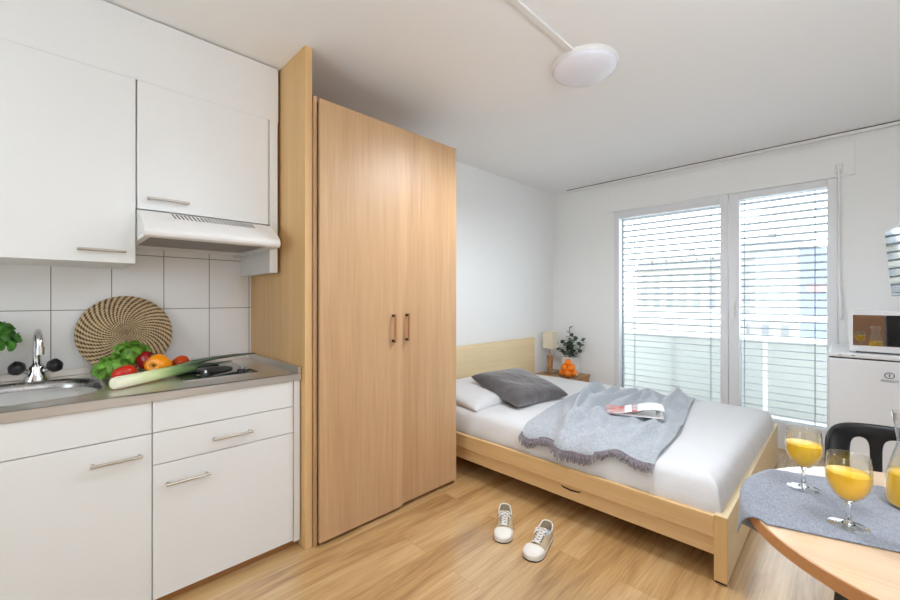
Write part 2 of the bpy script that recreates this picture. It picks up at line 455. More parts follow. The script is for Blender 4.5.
def thing(name, label, cat, loc=(0, 0, 0), group=None):
    o = bpy.data.objects.new(name, None); COL.objects.link(o); o.location = loc; o.empty_display_size = .05
    ORG[o.name] = Vector(loc)
    return tag(o, label, cat, group)

def struct(name, mb, mat, label=None, cat=None, parent=None, **k):
    o = obj(name, mb, mat, parent, **k)
    if parent is None: 
        o['kind'] = 'structure'
        if label: o['label'] = label; o['category'] = cat
    return o

def dup(root, label=None, loc=None):
    r = root.copy(); COL.objects.link(r)
    if loc is not None: r.location = loc
    if label: r['label'] = label
    for ch in root.children:
        c = ch.copy(); COL.objects.link(c); c.parent = r
        for g in ch.children:
            d = g.copy(); COL.objects.link(d); d.parent = c
    return r

# ------------------------------------------------------------------ room
XL, XK, YB, XR, YF, ZC = -2.57, -2.69, 4.30, .78, -1.5, 2.51
WX0, WX1, WZ1 = -1.83, -.093, 2.18
struct('floor', MB().box(XK-.2, XR+.1, YF-.1, YB, -.06, 0), 'floor', 'light oak plank floor of the studio', 'floor')
struct('ceiling', MB().box(XK-.2, XR+.1, YF-.1, YB+.25, ZC, ZC+.1), 'ceil', 'plain white ceiling of the studio', 'ceiling')
struct('wall_left', MB().box(XL-.32, XL, 1.2, YB+.25, 0, ZC), 'paint', 'white wall behind the wardrobe and the headboard', 'wall')
struct('wall_kitchen', MB().box(XK-.2, XK, YF-.1, 1.2, 0, ZC), 'tile', 'white tiled wall behind the kitchen worktop', 'wall')
w = MB()
w.box(XL, WX0, YB, YB+.25, 0, ZC); w.box(WX1, XR, YB, YB+.25, 0, ZC); w.box(WX0, WX1, YB, YB+.25, WZ1, ZC)
w.box(WX0, WX1, YB, YB+.25, -.06, .02)
struct('wall_back', w, 'paint', 'white wall around the balcony windows', 'wall')
struct('wall_right', MB().box(XR, XR+.1, YF-.1, YB+.25, 0, ZC), 'paint', 'white wall beside the dining table and refrigerator', 'wall')
# wall behind the camera, with an added fill window, an added dark slab and an entrance door
w = MB()
FX0, FX1, FZ0, FZ1 = -1.5, -.72, .80, 2.2
w.box(XK, FX0, YF-.1, YF, 0, ZC); w.box(FX1, XR, YF-.1, YF, 0, ZC); w.box(FX0, FX1, YF-.1, YF, 0, FZ0); w.box(FX0, FX1, YF-.1, YF, FZ1, ZC)
struct('wall_front', w, 'paint', 'white wall behind the camera', 'wall')
w = MB()
for a, b, c, d in ((FX0, FX0+.06, FZ0, FZ1), (FX1-.06, FX1, FZ0, FZ1), (FX0+.06, FX1-.06, FZ0, FZ0+.06), (FX0+.06, FX1-.06, FZ1-.06, FZ1)): w.box(a, b, YF-.08, YF-.02, c, d)
f3 = struct('added_fill_window', w, 'pvc', 'added white window behind the camera for fill light', 'window', bevel=.004)  # made-up opening, lets sky light in from behind the camera as fill
obj('window_pane', MB().box(FX0+.06, FX1-.06, YF-.055, YF-.045, FZ0+.06, FZ1-.06), 'pane', f3)
struct('added_dark_slab', MB().box(.22, XR-.01, YF, YF+.05, 0, 2.05), 'darkslab', 'added dark grey slab behind the camera, darkening the microwave reflection', 'door', bevel=.004)  # made-up slab, gives the microwave glass something dark to mirror
struct('door_2', MB().box(-.65, .2, YF, YF+.05, 0, 2.05), 'door', 'wooden entrance door behind the camera', 'door', bevel=.004)
# bulkhead above the upper cabinets
XU = -2.22  # bulkhead, upper cabinet and hood coordinates scaled about the camera, baked in as numbers
struct('trim_1', MB().box(XK, XU, YF, .870, 2.2131, ZC-.008), 'lam', 'white bulkhead filling the space between upper cabinets and ceiling', 'bulkhead')
struct('trim_2', MB().box(WX0-.05, .0, YB-.012, YB, WZ1+.005, ZC-.06), 'paint', 'white roller shutter box cover above the balcony windows', 'trim', bevel=.004)
struct('baseboard_back', MB().box(WX1+.0, XR, YB-.012, YB, 0, .06), 'lam', 'white baseboard along the window wall', 'baseboard', bevel=.003)

# windows: outer frame + left leaf, and the balcony door leaf
YW0, YW1 = YB-.006, YB+.075
w = MB()
w.box(WX0, -1.775, YW0, YW1, .02, WZ1); w.box(-1.775, -.86, YW0, YW1, 2.105, WZ1); w.box(-1.775, -.86, YW0, YW1, .02, .235); w.box(-.86, -.80, YW0, YW1, .02, WZ1)
win = struct('window_1', w, 'pvc', 'left balcony window leaf with a tall fixed pane', 'window', bevel=.005)
obj('window_pane', MB().box(-1.78, -.855, YB+.03, YB+.036, .23, 2.11), 'pane', win)
w = MB()
w.box(-.792, -.716, YW0-.012, YW1, .02, WZ1); w.box(-.154, WX1, YW0-.012, YW1, .02, WZ1); w.box(-.716, -.154, YW0-.012, YW1, 2.122, WZ1); w.box(-.716, -.154, YW0-.012, YW1, .02, .225)
dr = struct('door_1', w, 'pvc', 'right balcony door leaf with a tall glass pane', 'door', bevel=.006)
obj('window_pane', MB().box(-.72, -.15, YB+.03, YB+.036, .22, 2.127), 'pane', dr)
w = MB(); w.box(-.772, -.742, YW0-.026, YW0-.012, 1.10, 1.24); w.tube([(-.757, YW0-.02, 1.2), (-.757, YW0-.055, 1.2)], .01); w.box(-.767, -.747, YW0-.062, YW0-.048, 1.07, 1.215)
obj('door_handle', w, 'plas', dr, bevel=.003)
obj('hinge', MB().tube([(WX1+.006, YW0-.02, 2.06), (WX1+.006, YW0-.02, 2.155)], .007), 'nickel', dr, smooth='auto')

# exterior venetian blinds
for x0, x1, cords, lab in ((-1.80, -.845, (-1.66, -.96), 'grey slatted venetian blind behind the left window pane'),
                           (-.74, -.12, (-.70, -.23), 'grey slatted venetian blind behind the balcony door pane')):
    xm = (x0+x1)/2
    t = thing('venetian_blind', lab, 'blind', (xm, YB+.16, .2))
    s = MB(); z = .235
    R = Matrix.Rotation(math.radians(-9), 3, 'X')
    while z < 2.14:
        pr = [Vector((0, (q-.5)*.068, .007*(1-(2*q-1)**2))) for q in (0, .12, .3, .5, .7, .88, 1)]
        pr = [R @ p for p in pr]
        s.ext([(YB+.16+p.y, z+p.z+.0012) for p in pr]+[(YB+.16+p.y, z+p.z-.0012) for p in reversed(pr)], 'x', x0, x1); z += .0625
    obj('slats', s, 'slat', t)
    obj('bottom_rail', MB().box(x0, x1, YB+.14, YB+.18, .17, .195), 'slat', t, bevel=.003)
    obj('head_box', MB().box(x0, x1, YB+.12, YB+.2, 2.14, 2.176), 'slat', t)
    for c in cords:
        obj('ladder_cord', MB().tube([(c, YB+.125, .19), (c, YB+.125, 2.15)], .0035, 6), 'slatend', t)
    for xx in (x0, x1):
        obj('guide_rail', MB().box(xx-.009, xx+.009, YB+.14, YB+.18, .03, 2.17), 'slat', t)

# balcony and view
struct('floor_balcony', MB().box(-4, 2.5, YB+.25, 5.75, -.2, -.02), 'deck', 'concrete balcony floor outside the windows', 'balcony')
t = thing('balcony_railing', 'white balcony railing with frosted panels outside the windows', 'railing', (-.9, 5.6, -.02))
for i in range(4):
    xa = -3.9+i*1.6
    obj('frosted_panel', MB().box(xa+.02, xa+1.58, 5.60, 5.612, -.02, .78), 'frost', t)
obj('handrail', MB().tube([(-3.95, 5.63, 1.03), (2.5, 5.63, 1.03)], .035, 16), 'rail', t, smooth=True)
obj('panel_rail', MB().box(-3.95, 2.5, 5.585, 5.625, .78, .83), 'rail', t, bevel=.004)
for xa in (-3.9, -2.3, -1.62, .9, 2.45):
    obj('railing_post', MB().box(xa-.02, xa+.02, 5.625, 5.66, -.02, 1.0), 'rail', t)
struct('ground', MB().box(-160, 140, 6.5, 240, -14.4, -14), 'ground', 'pale street level far below the balcony', 'ground')

t = thing('apartment_building', 'long pale building with dormered roof across the street', 'building', (-22, 100, -14))
obj('wall', MB().box(-37, -17, 100, 112, -14, 7.6), 'facade', t)
obj('wall', MB().box(-16.9, -7.4, 98.5, 112, -14, 8.8), 'facade', t)
obj('cornice', MB().box(-37.4, -17, 99.5, 112.3, 7.6, 8.1), 'facade2', t)
obj('cornice', MB().box(-17.1, -7.0, 98, 112.3, 8.8, 9.3), 'facade2', t)
obj('roof', MB().ext([(100, 8.1), (102.2, 10.9), (110, 11.2), (112, 8.1)], 'x', -37.2, -17.0), 'roofm', t)
obj('roof', MB().ext([(98.6, 9.3), (101.5, 13.0), (109, 13.2), (112, 9.3)], 'x', -16.8, -7.3), 'roofm', t)
for i in range(6):
    x = -35.5+i*3.1; w = MB(); w.box(x, x+1.5, 100.1, 103, 8.2, 10.1); w.ext([(x-.2, 10.1), (x+1.7, 10.1), (x+.75, 10.8)], 'y', 100, 103)
    d = obj('dormer', w, 'facade', t); obj('pane', MB().box(x+.3, x+1.2, 100.04, 100.1, 8.5, 9.9), 'wpane', d)
for x in (-15.2, -11.5):
    w = MB(); w.box(x, x+2.2, 98.9, 102, 9.4, 11.3); d = obj('dormer', w, 'facade', t); obj('pane', MB().box(x+.4, x+1.8, 98.84, 98.9, 9.8, 11.0), 'wpane', d)
obj('chimney', MB().box(-27, -26, 104, 105.5, 10.8, 12.6), 'facade2', t); obj('chimney', MB().box(-12.5, -11.3, 104, 105.5, 13, 14.6), 'facade2', t)
for r in range(5):
    for c in range(7):
        x = -35.8+c*2.75; z = 5.0-r*2.9
        f = obj('window', MB().box(x-.12, x+1.12, 99.9, 100, z-.1, z+1.85), 'facade2', t); obj('pane', MB().box(x, x+1.0, 99.86, 99.9, z, z+1.7), 'wpane', f)
    for c in range(3):
        x = -15.8+c*3.0; z = 6.0-r*2.9
        f = obj('window', MB().box(x-.12, x+1.12, 98.4, 98.5, z-.1, z+1.85), 'facade2', t); obj('pane', MB().box(x, x+1.0, 98.36, 98.4, z, z+1.7), 'wpane', f)
t = thing('tower_building', 'blue fronted tower with a pink band right of the pale building', 'building', (-2.9, 60, -14))
obj('wall', MB().box(-4.4, -.5, 60, 72, -14, 6.8), 'bluef', t)
obj('sign_panel', MB().box(-3.9, -.5, 59.9, 60, 1.9, 2.9), 'pinkf', t)
obj('roof', MB().box(-4.5, -.4, 59.9, 72.1, 6.8, 7.1), 'roofm', t)
t = thing('low_building', 'low flat roofed building in front of the long pale building', 'building', (-16, 66, -14))
obj('wall', MB().box(-30, -12.5, 66, 80, -14, -2.6), 'facade', t); obj('roof', MB().box(-30.3, -12.2, 65.7, 80.3, -2.6, -2.1), 'roofm', t)
for i in range(5):
    obj('window', MB().box(-28.5+i*3.3, -26.3+i*3.3, 65.9, 66, -5.4, -3.6), 'wpane', t)

# curtain track
t = thing('curtain_track', 'thin white curtain track along the ceiling by the windows', 'curtain track', (-1, YB-.05, ZC-.03))
obj('track', MB().box(-2.36, XR-.01, YB-.07, YB-.03, ZC-.028, ZC), 'plas', t, bevel=.003)
obj('groove', MB().box(-2.35, XR-.02, YB-.0715, YB-.0695, ZC-.010, ZC-.004), 'dark', t)

# shutter crank
t = thing('shutter_crank', 'white folding crank rod hanging right of the balcony door', 'crank', (-.055, YB-.03, 1.0))
obj('bracket', MB().box(-.075, -.035, YB-.028, YB, 2.21, 2.28), 'plas', t, bevel=.004)
obj('rod', MB().tube([(-.055, YB-.03, 2.24), (-.056, YB-.032, 1.42)], .0075), 'plas', t, smooth='auto')
obj('joint', MB().tube([(-.056, YB-.032, 1.44), (-.056, YB-.034, 1.38)], .011), 'plas', t, smooth='auto')
obj('crank_handle', MB().tube([(-.056, YB-.034, 1.39), (-.052, YB-.05, 1.28), (-.05, YB-.05, 1.265), (-.05, YB-.05, 1.09)], [.009, .009, .011, .012]), 'plas', t, smooth='auto')
t.location.x -= .03

# ceiling light with its surface conduit
t = thing('ceiling_light', 'round white opal ceiling light at the end of the conduit', 'lamp', (-1.02, 2.02, ZC))
obj('base_ring', MB().lathe([(0, ZC), (.168, ZC), (.17, ZC-.012), (.165, ZC-.022), (0, ZC-.022)], (-1.02, 2.02, 0), 48), 'plas', t, smooth='auto')
obj('dome', MB().lathe([(.163, ZC-.02), (.166, ZC-.028), (.158, ZC-.044), (.135, ZC-.058), (.10, ZC-.068), (.05, ZC-.074), (0, ZC-.076)], (-1.02, 2.02, 0), 48), 'dome', t, smooth=True)
tag(obj('cable_conduit', MB().box(-1.020, -.994, YF, 1.86, ZC-.012, ZC), 'plas', loc=(-1.02, .2, ZC), bevel=.002), 'thin white conduit strip on the ceiling leading to the lamp', 'conduit')

# ------------------------------------------------------------------ kitchen
def bar_handle(y0, y1, x, z, parent, name='handle'):
    w = MB()
    w.tube([(x+.026, y0-.008, z), (x+.026, y1+.008, z)], .006, 12)
    w.tube([(x, y0, z), (x+.026, y0, z)], .005, 10); w.tube([(x, y1, z), (x+.026, y1, z)], .005, 10)
    return obj(name, w, 'nickel', parent, smooth='auto')
XF = -1.965; th = .018; g = .0018
def front(name, y0, y1, z0, z1, parent, x=XF):
    return obj(name, MB().box(x-th, x, y0+g, y1-g, z0+g, z1-g), 'lam', parent, bevel=.0012, seg=1)
t = thing('base_cabinet', 'white base cabinet under the sink', 'cabinet', (-2.3, -.1, 0))
obj('body', MB().box(XK+.01, XF-th-.004, -.45, .274, .042, .838), 'lam', t)
front('false_front', -.45, .275, .713, .842, t)
d = front('door', -.45, .275, .044, .713, t); bar_handle(.098, .235, XF, .638, d)
obj('plinth', MB().box(-2.02, -2.0, -.45, .274, 0, .042), 'kick', t)
t = thing('base_cabinet', 'white base cabinet with one drawer under the hob', 'cabinet', (-2.3, .56, 0))
obj('body', MB().box(XK+.01, XF-th-.004, .276, .878, .042, .838), 'lam', t)
front('false_front', .275, .845, .713, .842, t)
d = front('drawer', .275, .845, .583, .713, t); bar_handle(.497, .638, XF, .641, d)
d = front('door', .275, .845, .044, .583, t); bar_handle(.326, .465, XF, .501, d)
obj('filler_strip', MB().box(XF-th, XF, .847, .878, .036, .842), 'lam', t, bevel=.001, seg=1)
obj('plinth', MB().box(-2.02, -2.0, .274, .878, 0, .042), 'kick', t)

# worktop with moulded sink
ZT = .876
t = thing('worktop', 'stainless steel worktop with moulded sink and raised back edge', 'worktop', (-2.3, .2, .838))
w = MB(); Y0, Y1, X0, X1 = -.55, .879, XK+.002, -1.955
sc = (-2.34, -.14); sa, sb, nn = .262, .292, 64
def sup(k, a, b, e=3.2):
    c, s_ = math.cos(2*PI*k/nn), math.sin(2*PI*k/nn)
    return (sc[0]+a*math.copysign(abs(c)**(2/e), c), sc[1]+b*math.copysign(abs(s_)**(2/e), s_))
hr = (X0+.0, X1, Y0, .20)
def onrect(k):
    px, py = sup(k, sa, sb, 2); dx, dy = px-sc[0], py-sc[1]
    tx = ((hr[1] if dx > 0 else hr[0])-sc[0])/dx if abs(dx) > 1e-9 else 1e9
    ty = ((hr[3] if dy > 0 else hr[2])-sc[1])/dy if abs(dy) > 1e-9 else 1e9
    q = min(tx, ty); return (sc[0]+dx*q, sc[1]+dy*q)
outer = [w.bm.verts.new((*onrect(k), ZT)) for k in range(nn)]
rim0 = [w.bm.verts.new((*sup(k, sa+.012, sb+.012), ZT)) for k in range(nn)]
rim1 = [w.bm.verts.new((*sup(k, sa+.006, sb+.006), ZT+.002)) for k in range(nn)]
rim2 = [w.bm.verts.new((*sup(k, sa, sb), ZT)) for k in range(nn)]
for A, B in ((outer, rim0), (rim0, rim1), (rim1, rim2)):
    for k in range(nn): w.bm.faces.new((A[k], A[(k+1) % nn], B[(k+1) % nn], B[k]))
for cx, cy in ((hr[0], hr[2]), (hr[1], hr[2]), (hr[1], hr[3]), (hr[0], hr[3])):   # corner fillers
    kk = min(range(nn), key=lambda k: (math.atan2(cy-sc[1], cx-sc[0])-math.atan2(outer[k].co.y-sc[1], outer[k].co.x-sc[0])) % (2*PI))
    w.bm.faces.new((outer[kk], w.bm.verts.new((cx, cy, ZT)), outer[(kk+1) % nn]))
w.box(X0, X1, .20, Y1, ZT-.002, ZT)
w.box(X1-.012, X1, Y0, Y1, .842, ZT)                        # front edge
obj('top', w, 'steel', t)
w = MB(); w.box(X0, X0+.014, Y0, Y1, ZT, .908); w.box(X0+.014, X1, Y1-.012, Y1, ZT, .908)
obj('upstand', w, 'steel', t, bevel=.003)
w = MB(); rings = []
for a, z in ((0, ZT), (.008, ZT-.006), (.016, ZT-.04), (.026, ZT-.12), (.045, ZT-.150), (.09, ZT-.160), (.2, ZT-.164)):
    rings.append([w.bm.verts.new((*sup(k, sa-a, sb-a), z)) for k in range(nn)])
for A, B in zip(rings, rings[1:]):
    for k in range(nn): w.bm.faces.new((A[k], A[(k+1) % nn], B[(k+1) % nn], B[k]))
w.bm.faces.new(rings[-1])
bs = obj('sink_basin', w, 'basin', t, smooth=True)
obj('drain', MB().lathe([(.04, ZT-.163), (.042, ZT-.160), (.03, ZT-.160), (.028, ZT-.163), (0, ZT-.163)], (sc[0], sc[1], 0), 24), 'chrome', bs, smooth='auto')

# faucet
fx, fy = -2.615, -.06
t = thing('faucet', 'chrome swan neck mixer tap with two black knobs at the sink', 'faucet', (fx, fy, ZT))
obj('body', MB().lathe([(0, ZT), (.036, ZT), (.036, ZT+.01), (.026, ZT+.03), (.022, ZT+.062), (.013, ZT+.078), (0, ZT+.078)], (fx, fy, 0), 24, 1, 1.25), 'chrome', t, smooth='auto')
pts = [(fx, fy, ZT+.07), (fx+.004, fy, ZT+.14)]
for i in range(9):
    a = PI-PI*1.02*i/8; pts.append((fx+.064+.06*math.cos(a), fy+.006*i/8*2, ZT+.175+.052*math.sin(a)))
pts.append((fx+.126, fy+.013, ZT+.155))
obj('spout', MB().tube(pts, [.015, .0135]+[.0125]*9+[.0125], 16), 'chrome', t, smooth='auto')
obj('aerator', MB().tube([(fx+.125, fy+.013, ZT+.163), (fx+.127, fy+.013, ZT+.13)], .0155, 16), 'chrome', t, smooth='auto')
for sg in (-1, 1):
    obj('valve', MB().tube([(fx, fy+sg*.015, ZT+.035), (fx+.018, fy+sg*.04, ZT+.055)], .011), 'chrome', t, smooth='auto')
    w = MB(); pr = [(0, -.026), (.018, -.026), (.026, -.018), (.029, 0), (.027, .012), (.016, .02), (0, .021)]
    w.lathe(pr, (0, 0, 0), 8*4)
    for v in w.bm.verts:
        a = math.atan2(v.co.y, v.co.x); q = 1+.06*math.cos(4*a); v.co.x *= q; v.co.y *= q
    R = Vector((.45, sg*.8, .35)).to_track_quat('Z', 'Y').to_matrix()
    for v in w.bm.verts: v.co = R @ v.co + Vector((fx+.03, fy+sg*.062, ZT+.068))
    obj('knob', w, 'black', t, smooth=True)

# hob
t = thing('hob', 'small two zone black hob set into the steel worktop', 'hob', (-2.36, .57, ZT))
HX0, HX1, HY0, HY1 = -2.60, -2.125, .415, .73
obj('hob_frame', MB().box(HX0-.008, HX1+.008, HY0-.008, HY1+.008, ZT, ZT+.003), 'nickel', t, bevel=.0015)
obj('plate', MB().box(HX0, HX1, HY0, HY1, ZT+.003, ZT+.007), 'blackg', t, bevel=.002)
for cx, r in ((-2.50, .075), (-2.315, .09)):
    obj('hotplate', MB().lathe([(0, ZT+.007), (r, ZT+.007), (r, ZT+.013), (r*.93, ZT+.015), (r*.3, ZT+.014), (0, ZT+.014)], (cx, .575, 0), 36), 'black', t, smooth='auto')
for y in (.505, .665):
    k = obj('knob', MB().lathe([(0, 0), (.019, 0), (.018, .012), (.014, .016), (0, .016)], (-2.165, y, ZT+.007), 20), 'black', t, smooth='auto')
    obj('knob_cap', MB().box(-2.178, -2.152, y-.005, y+.005, ZT+.022, ZT+.034), 'chrome', k, bevel=.002)

# upper cabinets
def ufront(name, y0, y1, z0, z1, parent): return front(name, y0, y1, z0, z1, parent, XU)
t = thing('wall_cabinet', 'large white wall cabinet above the sink', 'cabinet', (-2.5, -.1, 1.405))
obj('body', MB().box(XK, XU-th-.003, -.61, .2515, 1.4035, 2.2145), 'lam', t)
d = ufront('door', -.61, .2535, 1.4015, 2.2145, t); bar_handle(.0715, .210, XU, 1.4515, d)
t = thing('wall_cabinet', 'short white wall cabinet above the range hood', 'cabinet', (-2.5, .55, 1.405))
obj('body', MB().box(XK, XU-th-.003, .2535, .8195, 1.648, 2.2145), 'lam', t)
d = ufront('door', .2555, .8205, 1.646, 2.2145, t); bar_handle(.298, .442, XU, 1.696, d)
obj('end_panel', MB().box(XK+.0, XU+.002, .8235, .866, 1.389, 2.2145), 'lam', t, bevel=.001, seg=1)
# range hood
t = thing('range_hood', 'slim white range hood under the short wall cabinet', 'range hood', (-2.4, .54, 1.51))
hy0, hy1 = .256, .806
prof = [(XK, 1.643), (XU, 1.643), (-2.152, 1.628), (-2.078, 1.581), (-2.039, 1.553), (-2.026, 1.539), (-2.022, 1.524), (-2.026, 1.511), (-2.039, 1.505), (-2.064, 1.505), (-2.069, 1.521), (-2.56, 1.531), (-2.57, 1.514), (XK, 1.514)]
obj('housing', MB().ext(prof, 'y', hy0, hy1), 'plas', t, bevel=.004)
obj('end_cap', MB().ext([(XK, 1.534), (XK, 1.504), (-2.044, 1.505), (-2.034, 1.524), (-2.073, 1.553), (-2.25, 1.553)], 'y', hy0+.001, hy0+.025), 'plas', t)
obj('end_cap', MB().ext([(XK, 1.534), (XK, 1.504), (-2.044, 1.505), (-2.034, 1.524), (-2.073, 1.553), (-2.25, 1.553)], 'y', hy1-.025, hy1-.001), 'plas', t)
obj('filter', MB().box(-2.54, -2.085, hy0+.03, hy1-.03, 1.518, 1.525), 'filter', t)
s = MB(); dx, dz = (-2.20+2.125), (1.636-1.588); Ln = math.hypot(dx, dz)
for i in range(22):
    y = .377+i*.0157
    P0 = Vector((-2.148, y-.004, 1.6262)); P1 = Vector((-2.110, y+.004, 1.6021))
    s.tube([P0, P1], .0022, 6)
obj('vent_slots', s, 'dark', t)

# tall side panel between kitchen and wardrobe
tag(obj('side_panel', MB().box(XK+.001, -1.92, .884, .921, 0, ZC), 'beechp', loc=(-2.3, .9, 0), bevel=.0015), 'floor to ceiling wooden side panel between kitchen and wardrobe', 'panel')
# wardrobe
t = thing('wardrobe', 'two door beech wardrobe between kitchen and bed', 'wardrobe', (-2.2, 1.43, 0))
w = MB(); wy0, wy1, wt = .924, 1.948, 2.272
w.box(XL+.005, -1.912, wy0, wy0+.02, 0, wt); w.box(XL+.005, -1.912, wy1-.02, wy1, 0, wt)
w.box(XL+.005, -1.93, wy0+.02, wy1-.02, wt-.02, wt-.003); w.box(XL+.005, -1.93, wy0+.02, wy1-.02, .06, .08)
w.box(XL+.005, XL+.012, wy0+.02, wy1-.02, .02, wt-.02)
obj('body', w, 'beech', t, bevel=.001, seg=1)
obj('plinth', MB().box(-1.96, -1.945, wy0+.02, wy1-.02, 0, .06), 'kick', t)
for y0, y1, x, z0, z1, hy in ((wy0+.022, 1.470, -1.888, .018, 2.258, 1.398), (1.473, wy1-.012, -1.900, .024, 2.264, 1.506)):
    d = obj('door', MB().box(x-.018, x, y0, y1, z0, z1), 'beech', t, bevel=.0015, seg=1)
    w = MB(); w.tube([(x+.026, hy, .995), (x+.028, hy, 1.16)], .0075, 12)
    for zz_ in (1.004, 1.15): obj('handle_post', MB().tube([(x, hy, zz_), (x+.029, hy, zz_)], .0082, 10), 'black', d, smooth='auto')
    h = obj('handle', w, 'copper', d, smooth='auto')

# ------------------------------------------------------------------ things on the worktop
R = Matrix.Rotation(math.radians(90-11), 3, 'Y')
w = MB(); pr = [(0, .003)]
for i in range(1, 19):
    r = i*.0105; pr += [(r-.005, .0065), (r, .0035)]
pr += [(.194, .006), (.1965, .0), (.194, -.004), (0, -.004)]
w.lathe(pr, (0, 0, 0), 72)
o = obj('woven_placemat', w, 'woven', smooth=True)
o.rotation_euler = (0, math.radians(79), 0); o.location = (-2.63, .262, ZT+.1945); o.rotation_euler = (0, math.radians(79), 0)
tag(o, 'round woven placemat leaning against the kitchen tiles', 'placemat')

def bushy(cx, cy, cz, rx, ry, rz, n, L, W, mb, wav=.1, cup=.3, droop=.3, up=.5):
    """rounded leaves on the skin of a mound, their faces turned outwards"""
    for i in range(n):
        a = random.random()*2*PI; b = random.uniform(-.3, 1.)*PI/2
        o_ = Vector((math.cos(a)*math.cos(b), math.sin(a)*math.cos(b), math.sin(b)))
        q = random.uniform(.7, 1.)
        p = Vector((cx+rx*o_.x*q, cy+ry*o_.y*q, cz+rz*o_.z*q))
        tg = o_.cross(Vector((random.uniform(-1, 1), random.uniform(-1, 1), random.uniform(-1, 1)))).normalized()
        d = (tg+Vector((0, 0, up*random.uniform(-.3, 1)))+o_*random.uniform(-.1, .5)).normalized()
        k = random.uniform(.7, 1.2)
        mb.leaf(p-d*L*k*.4, d, o_+Vector((random.uniform(-.4, .4), random.uniform(-.4, .4), random.uniform(0, .5))), L*k, W*k, cup, droop, wav)

w = MB()
bushy(-2.42, .185, ZT+.05, .06, .075, .06, 95, .05, .026, w, .3, -.3, .35)
bushy(-2.46, .265, ZT+.095, .06, .085, .075, 110, .05, .026, w, .3, -.3, .35)
for v in w.bm.verts: v.co.z = max(v.co.z, ZT+.003); v.co.x = max(v.co.x, -2.555-(v.co.z-ZT)*.2)
tag(obj('lettuce', w, 'lettuce', loc=(-2.49, .24, ZT), normals=False, smooth=True, subd=1), 'bunch of green lettuce leaves in front of the woven placemat', 'lettuce')

def veg(name, c, r, sz, mat, label, cat, lobes=0, axis=(0, 0, 1), stem=True, ln=1.):
    t = thing(name, label, cat, (c[0], c[1], ZT))
    w = MB(); n = 40
    pr = [(0, -.78*sz*ln), (.3, -.86*sz*ln), (.62, -.8*sz*ln), (.88, -.5*sz*ln), (1, 0), (.96, .4*sz*ln), (.76, .78*sz*ln), (.45, .9*sz*ln), (.2, .82*sz*ln), (0, .7*sz*ln)]
    w.lathe([(a*r, b*r) for a, b in pr], (0, 0, 0), n)
    Rm = Vector(axis).to_track_quat('Z', 'Y').to_matrix()
    for v in w.bm.verts:
        if lobes:
            a = math.atan2(v.co.y, v.co.x); q = 1-.09*(1-abs(math.cos(lobes*a/2)))*1.3; v.co.x *= q; v.co.y *= q
        v.co = Rm @ v.co + Vector(c)
    obj('skin', w, mat, t, smooth=True, subd=1)
    if stem:
        w = MB(); tp = Rm @ Vector((0, 0, .7*sz*ln*r)); d = Rm @ Vector((.15, .1, 1))
        p0 = Vector(c)+tp
        w.tube([p0-d*.004, p0+d*.006, p0+d*.02], [.012, .006, .0055], 8)
        obj('stem', w, 'stemg', t, smooth=True)
    return t
veg('tomato', (-2.30, .222, ZT+.036), .047, .78, 'tomato', 'red tomato lying behind the white end of the leek', 'tomato', 0, (-.35, -.3, .8), False)
veg('bell_pepper', (-2.42, .315, ZT+.075), .043, 1., 'redp', 'dark red pepper between the lettuce and the orange pepper', 'pepper', 3, (.5, .5, .5))
veg('bell_pepper', (-2.33, .352, ZT+.058), .054, 1., 'orap', 'orange bell pepper with green stem above the leek', 'pepper', 4, (.75, -.5, .1), True, 1.15)
veg('bell_pepper', (-2.42, .455, ZT+.042), .042, 1., 'orrd', 'red orange pepper behind the orange bell pepper', 'pepper', 3, (-.4, .8, .2), False)

# leek
la, lb = Vector((-2.115, .165, ZT+.0275)), Vector((-2.36, .56, ZT+.034))
dr_ = (lb-la); Ll = dr_.length
t = bpy.data.objects.new('leek', None); COL.objects.link(t); t.location = la
t.rotation_euler = dr_.to_track_quat('X', 'Z').to_euler(); ORG[t.name] = Vector((0, 0, 0))
tag(t, 'long leek with white end lying across the worktop and hob', 'leek')
w = MB()
w.tube([(0, 0, 0), (.004, 0, 0), (.02, 0, 0), (.18, 0, 0), (.30, 0, .001), (.38, 0, .002)], [.014, .023, .0265, .025, .025, .027], 20)
obj('shaft', w, 'leek', t, smooth='auto')
w = MB()
def lf(pts, wd):
    pts = [Vector(p) for p in pts]
    def fn(u, v):
        q = u*(len(pts)-1); i = min(int(q), len(pts)-2); p = pts[i].lerp(pts[i+1], q-i)
        k = wd[i]+(wd[i+1]-wd[i])*(q-i); a = (v-.5)*2
        return p+Vector((0, a*k, .35*k*abs(a)))
    w.grid(fn, 16, 6)
lf([(.30, 0, .012), (.40, .004, .014), (.52, .0, .016), (.66, -.02, .014), (.76, -.045, .012)], [.024, .032, .032, .028, .008])
lf([(.32, .0, -.006), (.42, .02, .004), (.52, .05, .006), (.60, .075, .006), (.66, .09, .005)], [.024, .032, .030, .026, .008])
lf([(.32, -.004, .004), (.42, -.012, -.004), (.52, -.02, -.006), (.6, -.03, -.004)], [.018, .022, .016, .003])
obj('leaves', w, 'leek', t, smooth=True, solid=.003, normals=False)

